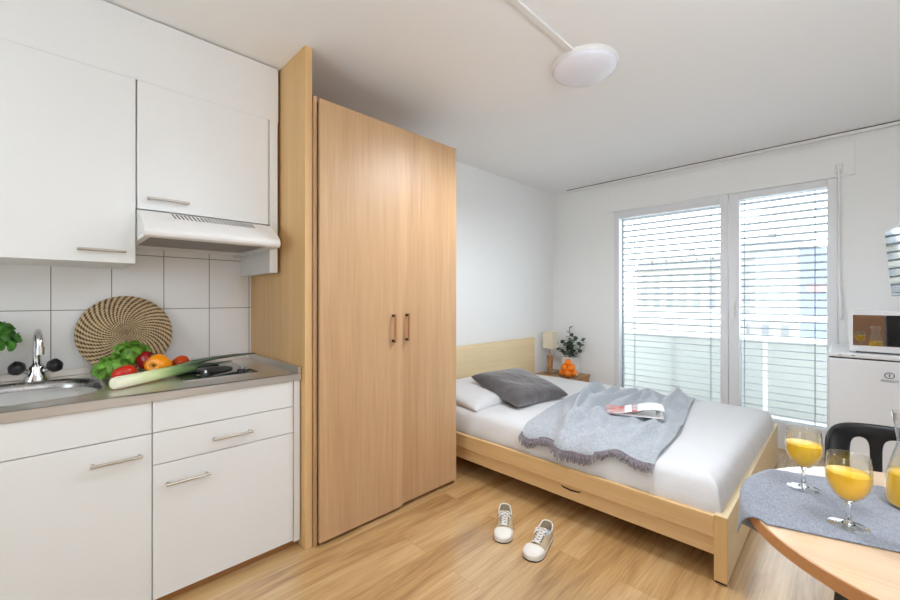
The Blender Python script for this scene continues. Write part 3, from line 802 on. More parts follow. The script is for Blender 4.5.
# basil in a pot, left of the sink
t = thing('basil_plant', 'green basil plant in a pot at the left end of the worktop', 'plant', (-2.50, -.19, ZT))
obj('pot', MB().lathe([(0, 0), (.045, 0), (.06, .11), (.055, .11), (.05, .10), (0, .10)], (-2.60, -.235, ZT), 28), 'pot', t, smooth='auto')
obj('soil', MB().lathe([(0, .095), (.052, .095)], (-2.60, -.235, ZT), 20), 'soil', t)
w = MB(); bushy(-2.55, -.205, ZT+.20, .085, .10, .085, 130, .048, .022, w, .04, .25, .35)
for v in w.bm.verts: v.co.x = max(v.co.x, XK+.004)
obj('foliage', w, 'basil', t, normals=False, smooth=True, subd=1)
w = MB()
for i in range(7):
    a = i*.9; w.tube([(-2.60+.02*math.cos(a), -.235+.02*math.sin(a), ZT+.09), (-2.57+.06*math.cos(a), -.22+.06*math.sin(a), ZT+.2)], .003, 6)
obj('stems', w, 'stemg', t)

# ------------------------------------------------------------------ bed
BX0, BX1, BY0, BY1 = -2.545, -.387, 2.07, 3.86
t = thing('bed_frame', 'birch double bed frame with headboard and plain footboard', 'bed', (BX1, BY0, 0))
t.rotation_euler = (0, 0, math.radians(.8))
obj('headboard', MB().box(BX0, BX0+.045, BY0+.02, BY1, .10, .815), 'bedy', t, bevel=.003)
obj('footboard', MB().box(BX1-.05, BX1, BY0, BY1+.06, .012, .298), 'bedy', t, bevel=.003)
obj('post_face', MB().box(BX1-.05, BX1-.001, BY0-.004, BY0+.0005, .012, .297), 'bedz', t)
obj('side_rail', MB().box(BX0+.045, BX1-.05, BY0+.004, BY0+.03, .192, .288), 'bed', t, bevel=.003)
obj('lower_board', MB().box(BX0+.045, BX1-.05, BY0+.036, BY0+.056, .10, .205), 'bed', t, bevel=.003)
obj('side_rail', MB().box(BX0+.045, BX1-.05, BY1-.03, BY1-.004, .10, .288), 'bed', t, bevel=.003)
obj('slat_base', MB().box(BX0+.045, BX1-.05, BY0+.045, BY1-.03, .20, .225), 'bed', t)
w = MB(); w.ext([(-1.14+a, b) for a, b in ((-.065, .168), (-.05, .156), (0, .150), (.05, .156), (.065, .168), (.04, .163), (0, .160), (-.04, .163))], 'y', BY0+.0352, BY0+.0362)
obj('finger_slot', w, 'dark', t)
for yy in (BY0+.005, BY1+.015): obj('foot_glide', MB().box(BX1-.047, BX1-.004, yy, yy+.04, 0, .012), 'dark', t)
for yy in (BY0+.05, BY1-.09): obj('leg', MB().box(BX0+.005, BX0+.04, yy, yy+.04, 0, .10), 'bedy', t)

# mattress, rounded with sheet wrinkles
MX0, MX1, MY0, MY1, MZ0, MZ1 = -2.49, -.425, 2.108, 3.745, .226, .437
def nz(x, y, s, o=0): return noise.noise(Vector((x*s+o, y*s-o, o*1.7)))
w = MB(); NX, NY = 110, 90
def mtop(x, y):
    """height of the made bed"""
    r = .075
    ed = min(x-MX0, MX1-x, y-MY0, MY1-y)
    z = MZ1
    if ed < r: z -= r-math.sqrt(max(0, r*r-(r-max(ed, 0))**2))
    z += .006*nz(x, y, 2.2, 3)+.006*abs(nz(x*1.6+y*.9, y*.5-x*.3, 3.2, 9))*(1 if ed > .03 else ed/.03)
    return z
def prm(t, n=1.): return .5-.5*math.cos(PI*t) if n else t
V = w.grid(lambda u, v: (lambda x, y: (x, y, mtop(x, y)))(MX0+(MX1-MX0)*(.5*u+.5*prm(u)), MY0+(MY1-MY0)*(.5*v+.5*prm(v))), NX, NY)
# skirt
loop = [V[i][0] for i in range(NX+1)]+[V[NX][j] for j in range(1, NY+1)]+[V[i][NY] for i in range(NX-1, -1, -1)]+[V[0][j] for j in range(NY-1, 0, -1)]
prev = loop
for k in range(1, 6):
    q = k/5; cur = []
    for n_, v in enumerate(loop):
        z = v.co.z+(MZ0-v.co.z)*q
        a = Vector((v.co.x-(MX0+MX1)/2, v.co.y-(MY0+MY1)/2, 0))
        bul = .012*math.sin(PI*q)+.006*math.sin(n_*.55+q*2)*q
        nx = 1 if v.co.x > MX1-.004 else (-1 if v.co.x < MX0+.004 else 0); ny = -1 if v.co.y < MY0+.004 else (1 if v.co.y > MY1-.004 else 0)
        cur.append(w.bm.verts.new((v.co.x+nx*min(bul, .012)*.6, v.co.y+ny*bul, z)))
    for n_ in range(len(loop)):
        w.bm.faces.new((prev[n_], prev[(n_+1) % len(loop)], cur[(n_+1) % len(loop)], cur[n_]))
    prev = cur
w.bm.faces.new(prev)
tag(obj('mattress', w, 'sheet', loc=(-1.45, 2.95, MZ0), smooth=True), 'mattress made up with a smooth white sheet on the bed', 'mattress')

def cushion(a, b, th, pin=.06, seed=1, n=26):
    """soft pillow of size 2a x 2b, thickness th, in its own frame, resting on z=0"""
    w = MB()
    for sg in (1, -1):
        def fn(u, v):
            p, q = u*2-1, v*2-1
            e = max(0, (1-p**4)*(1-q**4))**.42
            px = a*p*(1-pin*(q*q)*0+pin*(abs(p*q)**2)-pin*.6*(1-q*q)*abs(p)**3)
            py = b*q*(1+pin*(abs(p*q)**2)-pin*.6*(1-p*p)*abs(q)**3)
            h = th/2*e*(1+.12*noise.noise(Vector((p*1.7+seed, q*1.7, seed))))+.004*noise.noise(Vector((p*6, q*6, seed*3)))*e
            return (px, py, sg*h+(th*.45))
        w.grid(fn, n, n)
    bmesh.ops.remove_doubles(w.bm, verts=w.bm.verts, dist=.0008)
    return w
o = obj('pillow', cushion(.285, .36, .115, .05, 2), 'sheet', smooth=True, subd=1)
o.location = (-2.20, 2.50, MZ1-.008); o.rotation_euler = (0, math.radians(7), math.radians(1))
tag(o, 'white pillow against the headboard under the grey cushion', 'pillow')
o = obj('cushion', cushion(.268, .275, .14, .08, 5), 'velvet', smooth=True, subd=1)
o.rotation_euler = (math.radians(0), math.radians(13), math.radians(-9)); o.location = (-1.945, 2.70, MZ1+.040)
tag(o, 'grey velvet cushion leaning on the white pillow', 'cushion')

# throw blanket
TL, TR = Vector((-1.67, 3.36)), Vector((-.90, 3.62))
BLx, BRx = -1.50, -.70
def over(u):   # how far the near edge hangs past the top edge
    return .012+.062*math.exp(-((u-.42)/.2)**2) + .035*math.exp(-((u-.05)/.15)**2)+.012*math.sin(u*14) + .008*math.sin(u*23)
def drape(x, s):
    """s: distance from the near top corner (positive inwards)"""
    r = .075
    if s >= 0: return Vector((x, MY0+.03+s, mtop(min(max(x, MX0+.08), MX1-.08), max(MY0+.08, MY0+.03+s))-(0 if s > .05 else (.05-s)*.35)))
    a = -s
    if a < .05: return Vector((x, MY0+.03-a*.75, MZ1-.0175-a*.55))
    return Vector((x, MY0-.009, MZ1-.045-(a-.05)))
def fold(u, v):
    a = 0
    for c, k, wd, h in ((.18, .20, .045, .045), (.31, .10, .03, .04), (.42, -.10, .035, .036), (.52, -.22, .028, .032), (.66, .16, .05, .022), (.83, -.10, .04, .030)):
        d = (u-(c+k*(v-.35)+.03*math.sin(v*5+c*20)))/wd
        a += 1.9*h*math.exp(-abs(d)**1.6)*(.35+.65*math.exp(-((v-.25)/.5)**2))
    for (u0, v0, u1, v1, wd, h) in ((.55, .95, .98, .62, .05, .03), (.35, .8, .8, .45, .045, .025), (.6, .1, .75, .3, .04, .035), (.86, .02, .93, .25, .04, .04), (.12, .55, .30, .9, .04, .03), (.45, .6, .62, .98, .035, .028), (.2, .3, .5, .8, .03, .022), (.9, .4, .97, .95, .03, .02)):
        px, py = u-u0, v-v0; dx, dy = u1-u0, v1-v0; l2 = dx*dx+dy*dy
        tt = min(1, max(0, (px*dx+py*dy)/l2)); d = math.hypot(px-tt*dx, py-tt*dy)/wd
        a += h*math.exp(-d*d)
    a += .010*(1+noise.noise(Vector((u*9, v*6, 2.))))*.6
    return a
def bl(u, v):
    far = TL.lerp(TR, u); far = far+Vector((0, .03*math.sin(u*9)+.02*math.sin(u*21)))
    bx = BLx+(BRx-BLx)*u
    o_ = over(u)
    s0 = far.y-(MY0+.03)
    s = s0+(-o_-s0)*v
    x = far.x+(bx-far.x)*v+.02*math.sin(v*6+u*3)*(1-v)+ (.03*math.sin(v*PI) if u > .5 else -.02*math.sin(v*PI*1.5))
    p = drape(x, s)
    h = .010+fold(u, v)*(.35 if s < 0.03 else min(1., .35+(s-.03)*6))
    if s > .03: p.z += h
    elif s > -.05: p.z += h*.75; p.y -= h*.5
    else: p.y -= h
    return p
t = thing('throw_blanket', 'crumpled light grey throw with dark fringe across the bed', 'blanket', (-1.15, 2.8, MZ1))
w = MB(); w.grid(bl, 90, 90)
obj('cloth', w, 'throw', t, smooth=True, solid=.006, normals=False, subd=1)
w = MB()
for i in range(230):
    u = (i+random.random()*.8)/230
    if u > .985: u = .985
    p = bl(u, 1.0); q = bl(u, .985); d = (p-q).normalized(); L = random.uniform(.032, .055)
    sd = Vector((random.uniform(-.3, .3), random.uniform(-.35, .1), random.uniform(-.3, .1)))
    e = p+(d+sd*.9).normalized()*L
    e.y = min(e.y, MY0-.012) if p.z < MZ1-.06 else e.y
    w.tube([p-d*.006+Vector((0, -.003, .003)), (p+e)/2+Vector((random.uniform(-.004, .004), -.004, .003)), e], [.0032, .004, .0026], 5)
obj('fringe', w, 'fringe', t)['label'] = 'dark twisted fringe along the near edge'

# magazine lying open on the throw
t = thing('magazine', 'open magazine with red picture page on the grey throw', 'magazine', (-1.0, 2.74, MZ1+.055))
mo = Vector((-1.035, 2.715, MZ1+.066)); ux = Vector((.93, .36, 0)).normalized(); uy = Vector((-.36, .93, 0)).normalized()
def page(x0, x1, zf, dz=0, yo=0, hw=.095):
    w = MB()
    w.grid(lambda u, v: mo+ux*(x0+(x1-x0)*u)+uy*(yo+hw*(2*v-1))+Vector((0, 0, zf(x0+(x1-x0)*u)+dz)), 14, 6)
    return w
zl = lambda x: .018*math.exp(-((x+.0)/.05)**2)+.004
obj('picture_page', page(-.165, -.045, zl, .0, -.005), 'page', t, solid=.003, smooth=True, normals=False)
obj('white_margin', page(-.045, -.002, zl, .0005, -.005), 'paper', t, solid=.003, smooth=True, normals=False)
obj('picture_strip', page(.0, .045, lambda x: .022+.1*x, .001, .006), 'page', t, solid=.002, smooth=True, normals=False)
obj('white_page', page(.03, .185, lambda x: .026+.02*math.sin((x-.03)*16), .003, .0), 'paper', t, solid=.002, smooth=True, normals=False)
obj('cover', page(-.166, .18, lambda x: -.001+.004*abs(x)*2, -.004, .0, .094), 'paper', t, solid=.002, smooth=True, normals=False)

# ------------------------------------------------------------------ nightstand
NX0, NX1, NY0, NY1, NZ = XL+.005, -2.09, 3.875, 4.285, .398
t = thing('nightstand', 'small brown wooden nightstand between bed and window wall', 'nightstand', (-2.34, 4.08, 0))
obj('top', MB().box(NX0, NX1, NY0, NY1, NZ-.022, NZ), 'night', t, bevel=.002)
obj('body', MB().box(NX0+.01, NX1-.03, NY0+.01, NY1-.01, .03, NZ-.022), 'night', t)
d = obj('drawer', MB().box(NX1-.03, NX1-.012, NY0+.012, NY1-.012, .24, NZ-.026), 'night', t, bevel=.002)
obj('knob', MB().ball((NX1-.004, 4.085, .30), .011), 'black', d, smooth=True)
d = obj('drawer', MB().box(NX1-.03, NX1-.012, NY0+.012, NY1-.012, .05, .235), 'night', t, bevel=.002)
obj('knob', MB().ball((NX1-.004, 4.085, .14), .011), 'black', d, smooth=True)
# table lamp
lx, ly = -2.455, 4.04
t = thing('table_lamp', 'small table lamp with cream square shade and wooden stem', 'lamp', (lx, ly, NZ))
obj('base', MB().box(lx-.06, lx+.06, ly-.06, ly+.06, NZ, NZ+.012), 'nickel', t, bevel=.003)
obj('stem', MB().lathe([(0, NZ+.012), (.022, NZ+.012), (.024, NZ+.03), (.033, NZ+.19), (.03, NZ+.2), (0, NZ+.2)], (lx, ly, 0), 4*6), 'night', t, smooth='auto')
obj('neck', MB().tube([(lx, ly, NZ+.2), (lx, ly, NZ+.30)], .008), 'nickel', t, smooth='auto')
w = MB(); z0, z1 = NZ+.285, NZ+.47
for (a0, a1) in ((.085, .08),):
    p0 = [w.bm.verts.new((lx+sx*.062, ly+sy*.062, z0)) for sx, sy in ((-1, -1), (1, -1), (1, 1), (-1, 1))]
    p1 = [w.bm.verts.new((lx+sx*.058, ly+sy*.058, z1)) for sx, sy in ((-1, -1), (1, -1), (1, 1), (-1, 1))]
    for k in range(4): w.bm.faces.new((p0[k], p0[(k+1) % 4], p1[(k+1) % 4], p1[k]))
sh = obj('lamp_shade', w, 'lampsh', t, solid=.003, bevel=.004)
# vase + eucalyptus
vx, vy = -2.27, 4.165
w = MB(); w.box(vx-.075, vx+.075, vy-.075, vy+.075, NZ, NZ+.195)
w.bm.normal_update(); bmesh.ops.recalc_face_normals(w.bm, faces=w.bm.faces); w.bm.normal_update()
top = max(w.bm.faces, key=lambda f: f.calc_center_median().z)
r_ = bmesh.ops.inset_region(w.bm, faces=[top], thickness=.008)
bmesh.ops.translate(w.bm, verts=top.verts, vec=(0, 0, -.15))
tag(obj('square_vase', w, 'pot', loc=(vx, vy, NZ), bevel=.003), 'square white vase behind the oranges on the nightstand', 'vase')
t = thing('eucalyptus_sprigs', 'dark green eucalyptus sprigs standing in the white vase', 'plant', (vx, vy, NZ+.05))
st, lv = MB(), MB()
for dx, dz, dyy in ((-.19, .15, -.02), (-.09, .16, .03), (.0, .31, .0), (.07, .22, -.03), (.17, .19, .02), (.02, .15, -.05)):
    pts = [Vector((vx+.2*dx, vy+dyy*.3, NZ+.06))]
    for k in range(1, 7):
        q = k/6; pts.append(Vector((vx+dx*q**1.4, vy+dyy*q-.02*q, NZ+.06+(.14+dz)*q+.012*math.sin(q*7+dx*40))))
    st.tube(pts, .0022, 6)
    for k in range(12):
        q = .42+.58*k/11; i = min(5, int(q*6)); p = pts[i].lerp(pts[i+1], q*6-i)
        if p.z < NZ+.2: continue
        a = k*2.4+dx*20; d = Vector((math.cos(a), math.sin(a)*.8, .35))
        lv.leaf(p, d, (0, 0, 1) if k % 2 else (.3, -1, .4), random.uniform(.045, .06), random.uniform(.022, .03), .15, .1, n=4, m=2)
obj('stems', st, 'stemg', t); obj('leaves', lv, 'euc', t, smooth=True, normals=False, subd=1)
# glass holder and oranges
ox, oy, orr = -2.195, 3.975, .040
tag(obj('glass_bowl', MB().lathe([(0, 0), (.085, 0), (.10, .01), (.112, .05), (.109, .05), (.097, .013), (.083, .004), (0, .004)], (ox, oy, NZ), 40), 'thin', loc=(ox, oy, NZ), smooth='auto'),
    'shallow clear glass bowl under the oranges', 'bowl')
w = MB(); w.ball((0, 0, 0), orr, 24, 1, 1, .95)
src = obj('orange', w, 'orange', smooth=True)
spots = [(math.cos(a)*.058, math.sin(a)*.058, NZ+.043) for a in (.4, 1.97, 3.54, 5.11)] + [(math.cos(a)*.05, math.sin(a)*.05, NZ+.100) for a in (1.18, 2.75, 4.33, 5.9)] + [(0, 0, NZ+.152)]
labs = ['orange in the front left of the bottom layer', 'orange at the back of the bottom layer', 'orange at the far left of the bottom layer', 'orange in the front of the bottom layer in the glass bowl']
labs = ['orange in the bottom layer of the pile, on its window side', 'orange in the bottom layer of the pile, on the vase side',
        'orange in the bottom layer of the pile, on the lamp side', 'orange in the bottom layer of the pile, nearest the bed',
        'orange in the middle layer of the pile, beside the white vase', 'orange in the middle layer of the pile, on the lamp side',
        'orange in the middle layer of the pile, facing the bed', 'orange in the middle layer of the pile, on the window side',
        'single orange on the top of the pile on the nightstand']
for i, (p, l) in enumerate(zip(spots, labs)):
    o = src if i == 0 else src.copy()
    if i: COL.objects.link(o)
    o.location = (ox+p[0], oy+p[1], p[2]); o.rotation_euler = (i*.7, i*1.3, i)
    tag(o, l, 'orange', 'oranges piled on the nightstand')

# ------------------------------------------------------------------ sneakers
def make_sneaker(label):
    t = thing('sneaker', label, 'shoe', (0, 0, 0), 'pair of beige sneakers')
    L = .262
    tab = [(0, .002), (.008, .014), (.025, .024), (.06, .032), (.12, .0375), (.25, .039), (.4, .0395), (.55, .0435), (.68, .049), (.8, .051), (.88, .047), (.94, .038), (.98, .024), (1, .006)]
    def W(s):
        for (a, x), (b, y) in zip(tab, tab[1:]):
            if s <= b: return x+(y-x)*(s-a)/(b-a)
        return .004
    X = lambda s: -L/2+L*s
    cyo = lambda s: .006*math.sin(PI*s)
    ss = [0, .01, .03, .07, .12, .2, .3, .4, .5, .6, .7, .78, .85, .9, .94, .97, .99, 1]
    out = [(X(s), cyo(s)+W(s)) for s in ss]+[(X(s), cyo(s)-W(s)) for s in reversed(ss)]
    w = MB(); 
    lo = [(x*1.0, y*.97) for x, y in out]
    w.prism(out, .004, .027)
    obj('sole', w, 'rubber', t, bevel=.004, smooth='auto')
    obj('outsole', MB().prism(lo, 0, .005), 'dark', t)
    # outline path of the upper, left front -> heel -> right front
    sp = [.82, .76, .69, .62, .55, .48, .41, .33, .25, .17, .10, .055, .025, .008]
    path = [(s, 1) for s in sp]+[(0, 0)]+[(s, -1) for s in reversed(sp)]
    def collar(s):   # inner edge half width, height
        if s < .42: e = W(s)*.84; h = .070-.012*math.sin(PI*min(1, s/.42))+.006*(s < .1)
        else:
            q = (s-.42)/.40; e = .019-.007*q; h = .066-.022*q
        return e, h
    nP = len(path)-1; nv = 5
    def up(u, v):
        k = int(round(u*nP)); s, sg = path[k]; e, h = collar(s)
        w0 = W(s)*.95
        y0 = sg*w0; y1 = sg*e; xb = X(s)+(.004 if s == 0 else 0); xt = X(max(s, .0))+.006*(1-min(1, s/.2))
        bul = math.sin(PI*v*.9)*.004*sg
        q = v**1.3
        return Vector((xb+(xt-xb)*v, cyo(s)+y0+(y1-y0)*q+bul, .024+(h-.024)*v))
    w = MB(); w.grid(up, nP, nv)
    obj('upper', w, 'canvas', t, smooth=True, solid=.0035, normals=False, subd=1)
    # padded collar
    pts = [up(k/nP, 1.)+Vector((0, 0, .001)) for k in range(nP+1) if path[k][0] <= .42]
    obj('collar', MB().tube(pts, .0032, 8), 'rubber', t, smooth=True)
    # vamp + toe cap
    def cap(s0, s1, h0, h1, g=1.):
        def fn(u, v):
            s = s0+(s1-s0)*u; a = PI*v; ww = W(s)*.97*g
            h = (h0+(h1-h0)*u**2.2)
            return Vector((X(s), cyo(s)+ww*math.cos(a), .024+h*math.sin(a)**.7))
        return fn
    w = MB(); w.grid(cap(.735, .985, .024, .002, 1.0), 10, 14)
    obj('toe_cap', w, 'rubber', t, smooth=True, solid=.003, normals=False, subd=1)
    w = MB(); w.grid(lambda u, v: Vector((X(.76-.42*u), cyo(.5)+(v-.5)*2*(.015+.007*u), .044+.022*u+.016*u*u-.004*(2*v-1)**2)), 10, 6)
    obj('tongue', w, 'canvas', t, smooth=True, solid=.003, normals=False, subd=1)
    w = MB(); w.prism([(X(s), cyo(s)+W(max(s, .04))*.82) for s in ss[:13]]+[(X(s), cyo(s)-W(max(s, .04))*.82) for s in reversed(ss[:13])], .027, .031)
    obj('insole', w, 'lining', t)
    w = MB(); rows = [.70, .64, .58, .52, .46]
    zz = lambda s: .051+.021*(.72-s)/.26+.002
    for i, s in enumerate(rows):
        for sg in (1, -1):
            s2 = rows[i+1] if i+1 < len(rows) else s-.05
            w.tube([(X(s), cyo(s)+sg*.018, zz(s)-.003), (X((s+s2)/2), cyo(s), zz(s)+.003+.0015*sg), (X(s2), cyo(s)-sg*.018, zz(s2)-.003)], .0033, 6)
        if i == 0: w.tube([(X(s), cyo(s)-.021, zz(s)-.002), (X(s), cyo(s), zz(s)+.002), (X(s), cyo(s)+.021, zz(s)-.002)], .0033, 6)
    for sg in (1, -1):
        c = Vector((X(.43), cyo(.4), zz(.44)+.006))
        w.tube([c, c+Vector((-.006, sg*.016, .006)), c+Vector((.006, sg*.03, .0)), c+Vector((.014, sg*.02, -.001)), c], .0028, 6)
        w.tube([c, c+Vector((.02, sg*.016, .002)), c+Vector((.034, sg*.03, -.008))], .0026, 6)
    obj('laces', w, 'lace', t, smooth=True)
    w = MB()
    for s in rows:
        for sg in (1, -1): w.ball((X(s), cyo(s)+sg*.0205, zz(s)-.003), .0030, 8)
    obj('eyelets', w, 'dark', t)
    return t
s1 = make_sneaker('beige canvas sneaker with white toe cap, the one nearer the wardrobe')
s2 = dup(s1, 'beige canvas sneaker with white toe cap, the one farther from the wardrobe')
def put(o, toe, heel):
    toe, heel = Vector(toe), Vector(heel); d = toe-heel; c = (toe+heel)/2
    o.location = (c.x, c.y, 0); o.rotation_euler = (0, 0, math.atan2(d.y, d.x))
put(s1, (-1.266, 1.624), (-1.408, 1.833)); put(s2, (-1.090, 1.606), (-1.141, 1.857))

# ------------------------------------------------------------------ refrigerator, microwave, tv
FXa, FXb, FYa, FZ_ = -.122, .44, 3.60, .905
t = thing('refrigerator', 'white undercounter refrigerator right of the balcony door', 'refrigerator', (.16, 3.9, 0))
obj('body', MB().box(FXa, FXb, FYa+.045, YB-.02, .02, .872), 'enam', t, bevel=.004)
obj('top_panel', MB().box(FXa-.002, FXb+.002, FYa-.004, YB-.02, .874, FZ_), 'enam', t, bevel=.008, seg=3)
d = obj('door', MB().box(FXa, FXb, FYa, FYa+.042, .06, .866), 'enam', t, bevel=.007, seg=3)
obj('door_seal', MB().box(FXa+.004, FXb-.004, FYa+.004, FYa+.04, .864, .876), 'dark', t)
for a, b in ((-.075, -.06), (-.015, .0)): obj('control_mark', MB().box(a, b, FYa-.0055, FYa-.003, .886, .890), 'logo', t)
w = MB(); w.lathe([(.019, -.001), (.019, .001), (.0155, .001), (.0155, -.001)], (0, 0, 0), 32, closed=True)
for v in w.bm.verts: v.co = Vector((.147+v.co.x*1.15, FYa-.0015+v.co.z, .782+v.co.y))
w.box(.1445, .1495, FYa-.0025, FYa-.0005, .774, .786); w.box(.1445, .1495, FYa-.0025, FYa-.0005, .789, .793)
obj('logo_ring', w, 'logo', d)
cu = bpy.data.curves.new('brand_lettering', 'FONT'); cu.body = 'INDESIT'; cu.size = .019; cu.align_x = 'CENTER'; cu.extrude = .0006; cu.space_character = 1.12
tmp = bpy.data.objects.new('tmp', cu); COL.objects.link(tmp); bpy.context.view_layer.update()
me = bpy.data.meshes.new_from_object(tmp.evaluated_get(bpy.context.evaluated_depsgraph_get())); bpy.data.objects.remove(tmp)
o = bpy.data.objects.new('brand_lettering', me); COL.objects.link(o); o.parent = d; ORG[o.name] = ORG[d.name]
o.location = Vector((.147, FYa-.0012, .741))-ORG[d.name]; o.rotation_euler = (PI/2, 0, 0); me.materials.clear(); me.materials.append(M['logo'])
for x in (FXa+.05, FXb-.05):
    obj('foot', MB().tube([(x, FYa+.08, 0), (x, FYa+.08, .02)], .018), 'black', t)

t = thing('microwave', 'white microwave with black glass door on the refrigerator', 'microwave', (.21, 3.8, FZ_))
t.rotation_euler = (0, 0, math.radians(-.6))
mx0, mx1, my, mz0, mz1 = -.024, .462, 3.625, FZ_+.012, 1.172
obj('body', MB().box(mx0+.003, mx1-.003, my+.03, 4.0, mz0+.003, mz1-.003), 'enam', t, bevel=.004)
w = MB()
w.box(mx0, mx1, my, my+.03, mz1-.026, mz1); w.box(mx0, mx1, my, my+.03, mz0, mz0+.036); w.box(mx0, mx0+.016, my, my+.03, mz0+.036, mz1-.026); w.box(mx1-.1, mx1, my, my+.03, mz0+.036, mz1-.026)
d = obj('door', w, 'enam', t)
obj('door_glass', MB().box(mx0+.016, mx1-.1, my+.004, my+.012, mz0+.036, mz1-.026), 'mwglass', d)
for x in (mx0+.04, mx1-.04):
    for y in (my+.06, 3.95): obj('foot', MB().tube([(x, y, FZ_), (x, y, mz0+.004)], .012), 'black', t)

t = bpy.data.objects.new('television', None); COL.objects.link(t); ORG[t.name] = Vector((0, 0, 0))
tag(t, 'small flat television on the right wall reflecting the window blinds', 'television')
hA, hB = Vector((.093, 2.70, 1.557)), Vector((.117, 2.70, 1.262))     # far top / far bottom corner of the screen
ddir = Vector((.150, -.989, 0)); tw = .56
upv = (hA-hB).normalized(); nrm = ddir.cross(upv).normalized()
if nrm.x > 0: nrm = -nrm
Mx = Matrix((ddir, nrm, upv)).transposed().to_4x4(); Mx.translation = (hA+hB)/2+ddir*tw/2
t.matrix_world = Mx
hh = (hA-hB).length/2
w = MB(); w.box(-tw/2, tw/2, -.035, 0.0, -hh, hh)
obj('casing', w, 'bezel', t, bevel=.004)
obj('screen', MB().box(-tw/2+.010, tw/2-.010, .0, .0015, -hh+.014, hh-.010), 'screen', t)
obj('vesa_plate', MB().box(-.06, .06, -.06, -.035, -.06, .06), 'black', t)
obj('mount_arm', MB().tube([(0, -.05, 0), (-.02, -.50, -.01)], .02), 'black', t)

# ------------------------------------------------------------------ dining table
tcx, tcy, tr, tz = .182, 1.355, .394, .74
t = thing('dining_table', 'round wooden dining table with black legs', 'table', (tcx, tcy, 0))
obj('tabletop', MB().lathe([(0, tz), (tr-.002, tz), (tr-.002, tz-.003), (0, tz-.003)], (tcx, tcy, 0), 96), 'table', t)
obj('edge_band', MB().lathe([(tr-.003, tz-.0005), (tr, tz-.002), (tr, tz-.028), (tr-.003, tz-.03), (0, tz-.03)], (tcx, tcy, 0), 96), 'tedge', t, smooth='auto')
for a in (200, 290, 20, 110):
    a = math.radians(a); w = MB()
    w.tube([(tcx+.19*math.cos(a), tcy+.19*math.sin(a), tz-.03), (tcx+.27*math.cos(a), tcy+.27*math.sin(a), 0)], [.024, .014], 16)
    obj('leg', w, 'black', t, smooth='auto')
obj('apron', MB().box(tcx-.2, tcx+.2, tcy-.03, tcy+.03, tz-.05, tz-.03), 'black', t)

# runner
ru = Vector((.955, .30)).normalized(); rv = Vector((-ru.y, ru.x))
c0 = Vector((-.178, 1.322))
def run(u, v):
    q = (v-.5)*.372; a0 = -.15+.13*math.exp(-((q+.186)/.075)**2); s_ = a0+(.85-a0)*u
    rel = Vector((tcx, tcy))-c0; sc_, qc = rel.dot(ru), rel.dot(rv)
    half = math.sqrt(max(.01, (tr-.004)**2-(q-qc)**2))
    s0, s1 = sc_-half, sc_+half
    z = tz+.0025
    k = max(0, s0-s_, s_-s1); sg = -1 if s_ < s0 else 1
    b = min(max(s_, s0), s1)
    out = .016*(1-math.exp(-k/.012))+.06*k+.006*math.sin(v*8+1)*min(1, k*25)
    z -= max(0, k-.007*(1-math.exp(-k/.007)))*.96
    p = c0+ru*(b+sg*out)+rv*q
    z += .0008*math.sin(u*40)*math.sin(v*7)
    return (p.x, p.y, z)
w = MB(); w.grid(run, 120, 50)
tag(obj('table_runner', w, 'runner', loc=(tcx, tcy, tz), smooth=True, solid=.002, normals=False), 'grey linen runner laid across the round table', 'table runner')

# wine glasses with juice
def wine_glass(label, loc):
    t = thing('wine_glass', label, 'glass', (0, 0, 0), 'wine glasses of orange juice')
    outer_ = [(0, 0), (.033, 0), (.0345, .0015), (.03, .0035), (.012, .006), (.0055, .012), (.004, .03), (.004, .05), (.0065, .058), (.016, .064), (.027, .076), (.0345, .092), (.0385, .112), (.0388, .128), (.0372, .148), (.035, .1645)]
    inner_ = [(.0342, .1645), (.0363, .148), (.0379, .128), (.0376, .112), (.0336, .0925), (.0262, .0772), (.0155, .0658), (.006, .0622), (0, .0615)]
    obj('foot', MB().lathe(outer_[:5]+[(0, .0075)], (0, 0, 0), 48), 'thinfoot', t, smooth='auto')
    obj('stem', MB().lathe([(0, .0062), (.012, .006)]+outer_[5:10]+[(.0155, .0645), (.006, .0615), (0, .0608)], (0, 0, 0), 24), 'glass', t, smooth=True)
    obj('bowl', MB().lathe(outer_[9:]+[(.0348, .1652)]+inner_[:7], (0, 0, 0), 48), 'thin', t, smooth=True)
    ji = [(0, .0612), (.0063, .0619), (.0159, .0655), (.0265, .077), (.034, .0924), (.0380, .112), (.0383, .1255), (.0375, .126), (0, .126)]
    obj('juice', MB().lathe(ji, (0, 0, 0), 40), 'juice', t, smooth='auto')['label'] = 'orange juice filling the lower bowl'
    t.location = loc; t.scale = (1, 1, .955)
    return t
tt = tz+.004
g1 = wine_glass('wine glass of orange juice beside the carafe, nearest the camera', (-.0105, 1.256, tt))
dup(g1, 'wine glass of orange juice farther back, in front of the bed', (-.0965, 1.420, tt))
# carafe
t = thing('carafe', 'clear waisted glass carafe of orange juice beside the chair', 'carafe', (0, 0, 0))
co = [(0, 0), (.038, 0), (.044, .004), (.0475, .02), (.0475, .05), (.044, .085), (.036, .12), (.029, .148), (.027, .16), (.0275, .17), (.031, .2), (.0365, .237)]
ci = [(.0352, .237), (.0298, .2), (.0262, .17), (.0257, .16), (.0277, .148), (.0345, .12), (.0425, .085), (.0459, .05), (.0459, .022), (.042, .008), (0, .007)]
obj('vessel', MB().lathe(co+ci, (0, 0, 0), 56), 'thin', t, smooth=True)
obj('juice', MB().lathe([(0, .0065), (.0424, .0075), (.0463, .0218), (.0463, .05), (.0429, .0845), (.041, .086), (0, .086)], (0, 0, 0), 48), 'juice', t, smooth='auto')
t.location = (.098, 1.469, tt); t.scale = (.98, .98, .965)
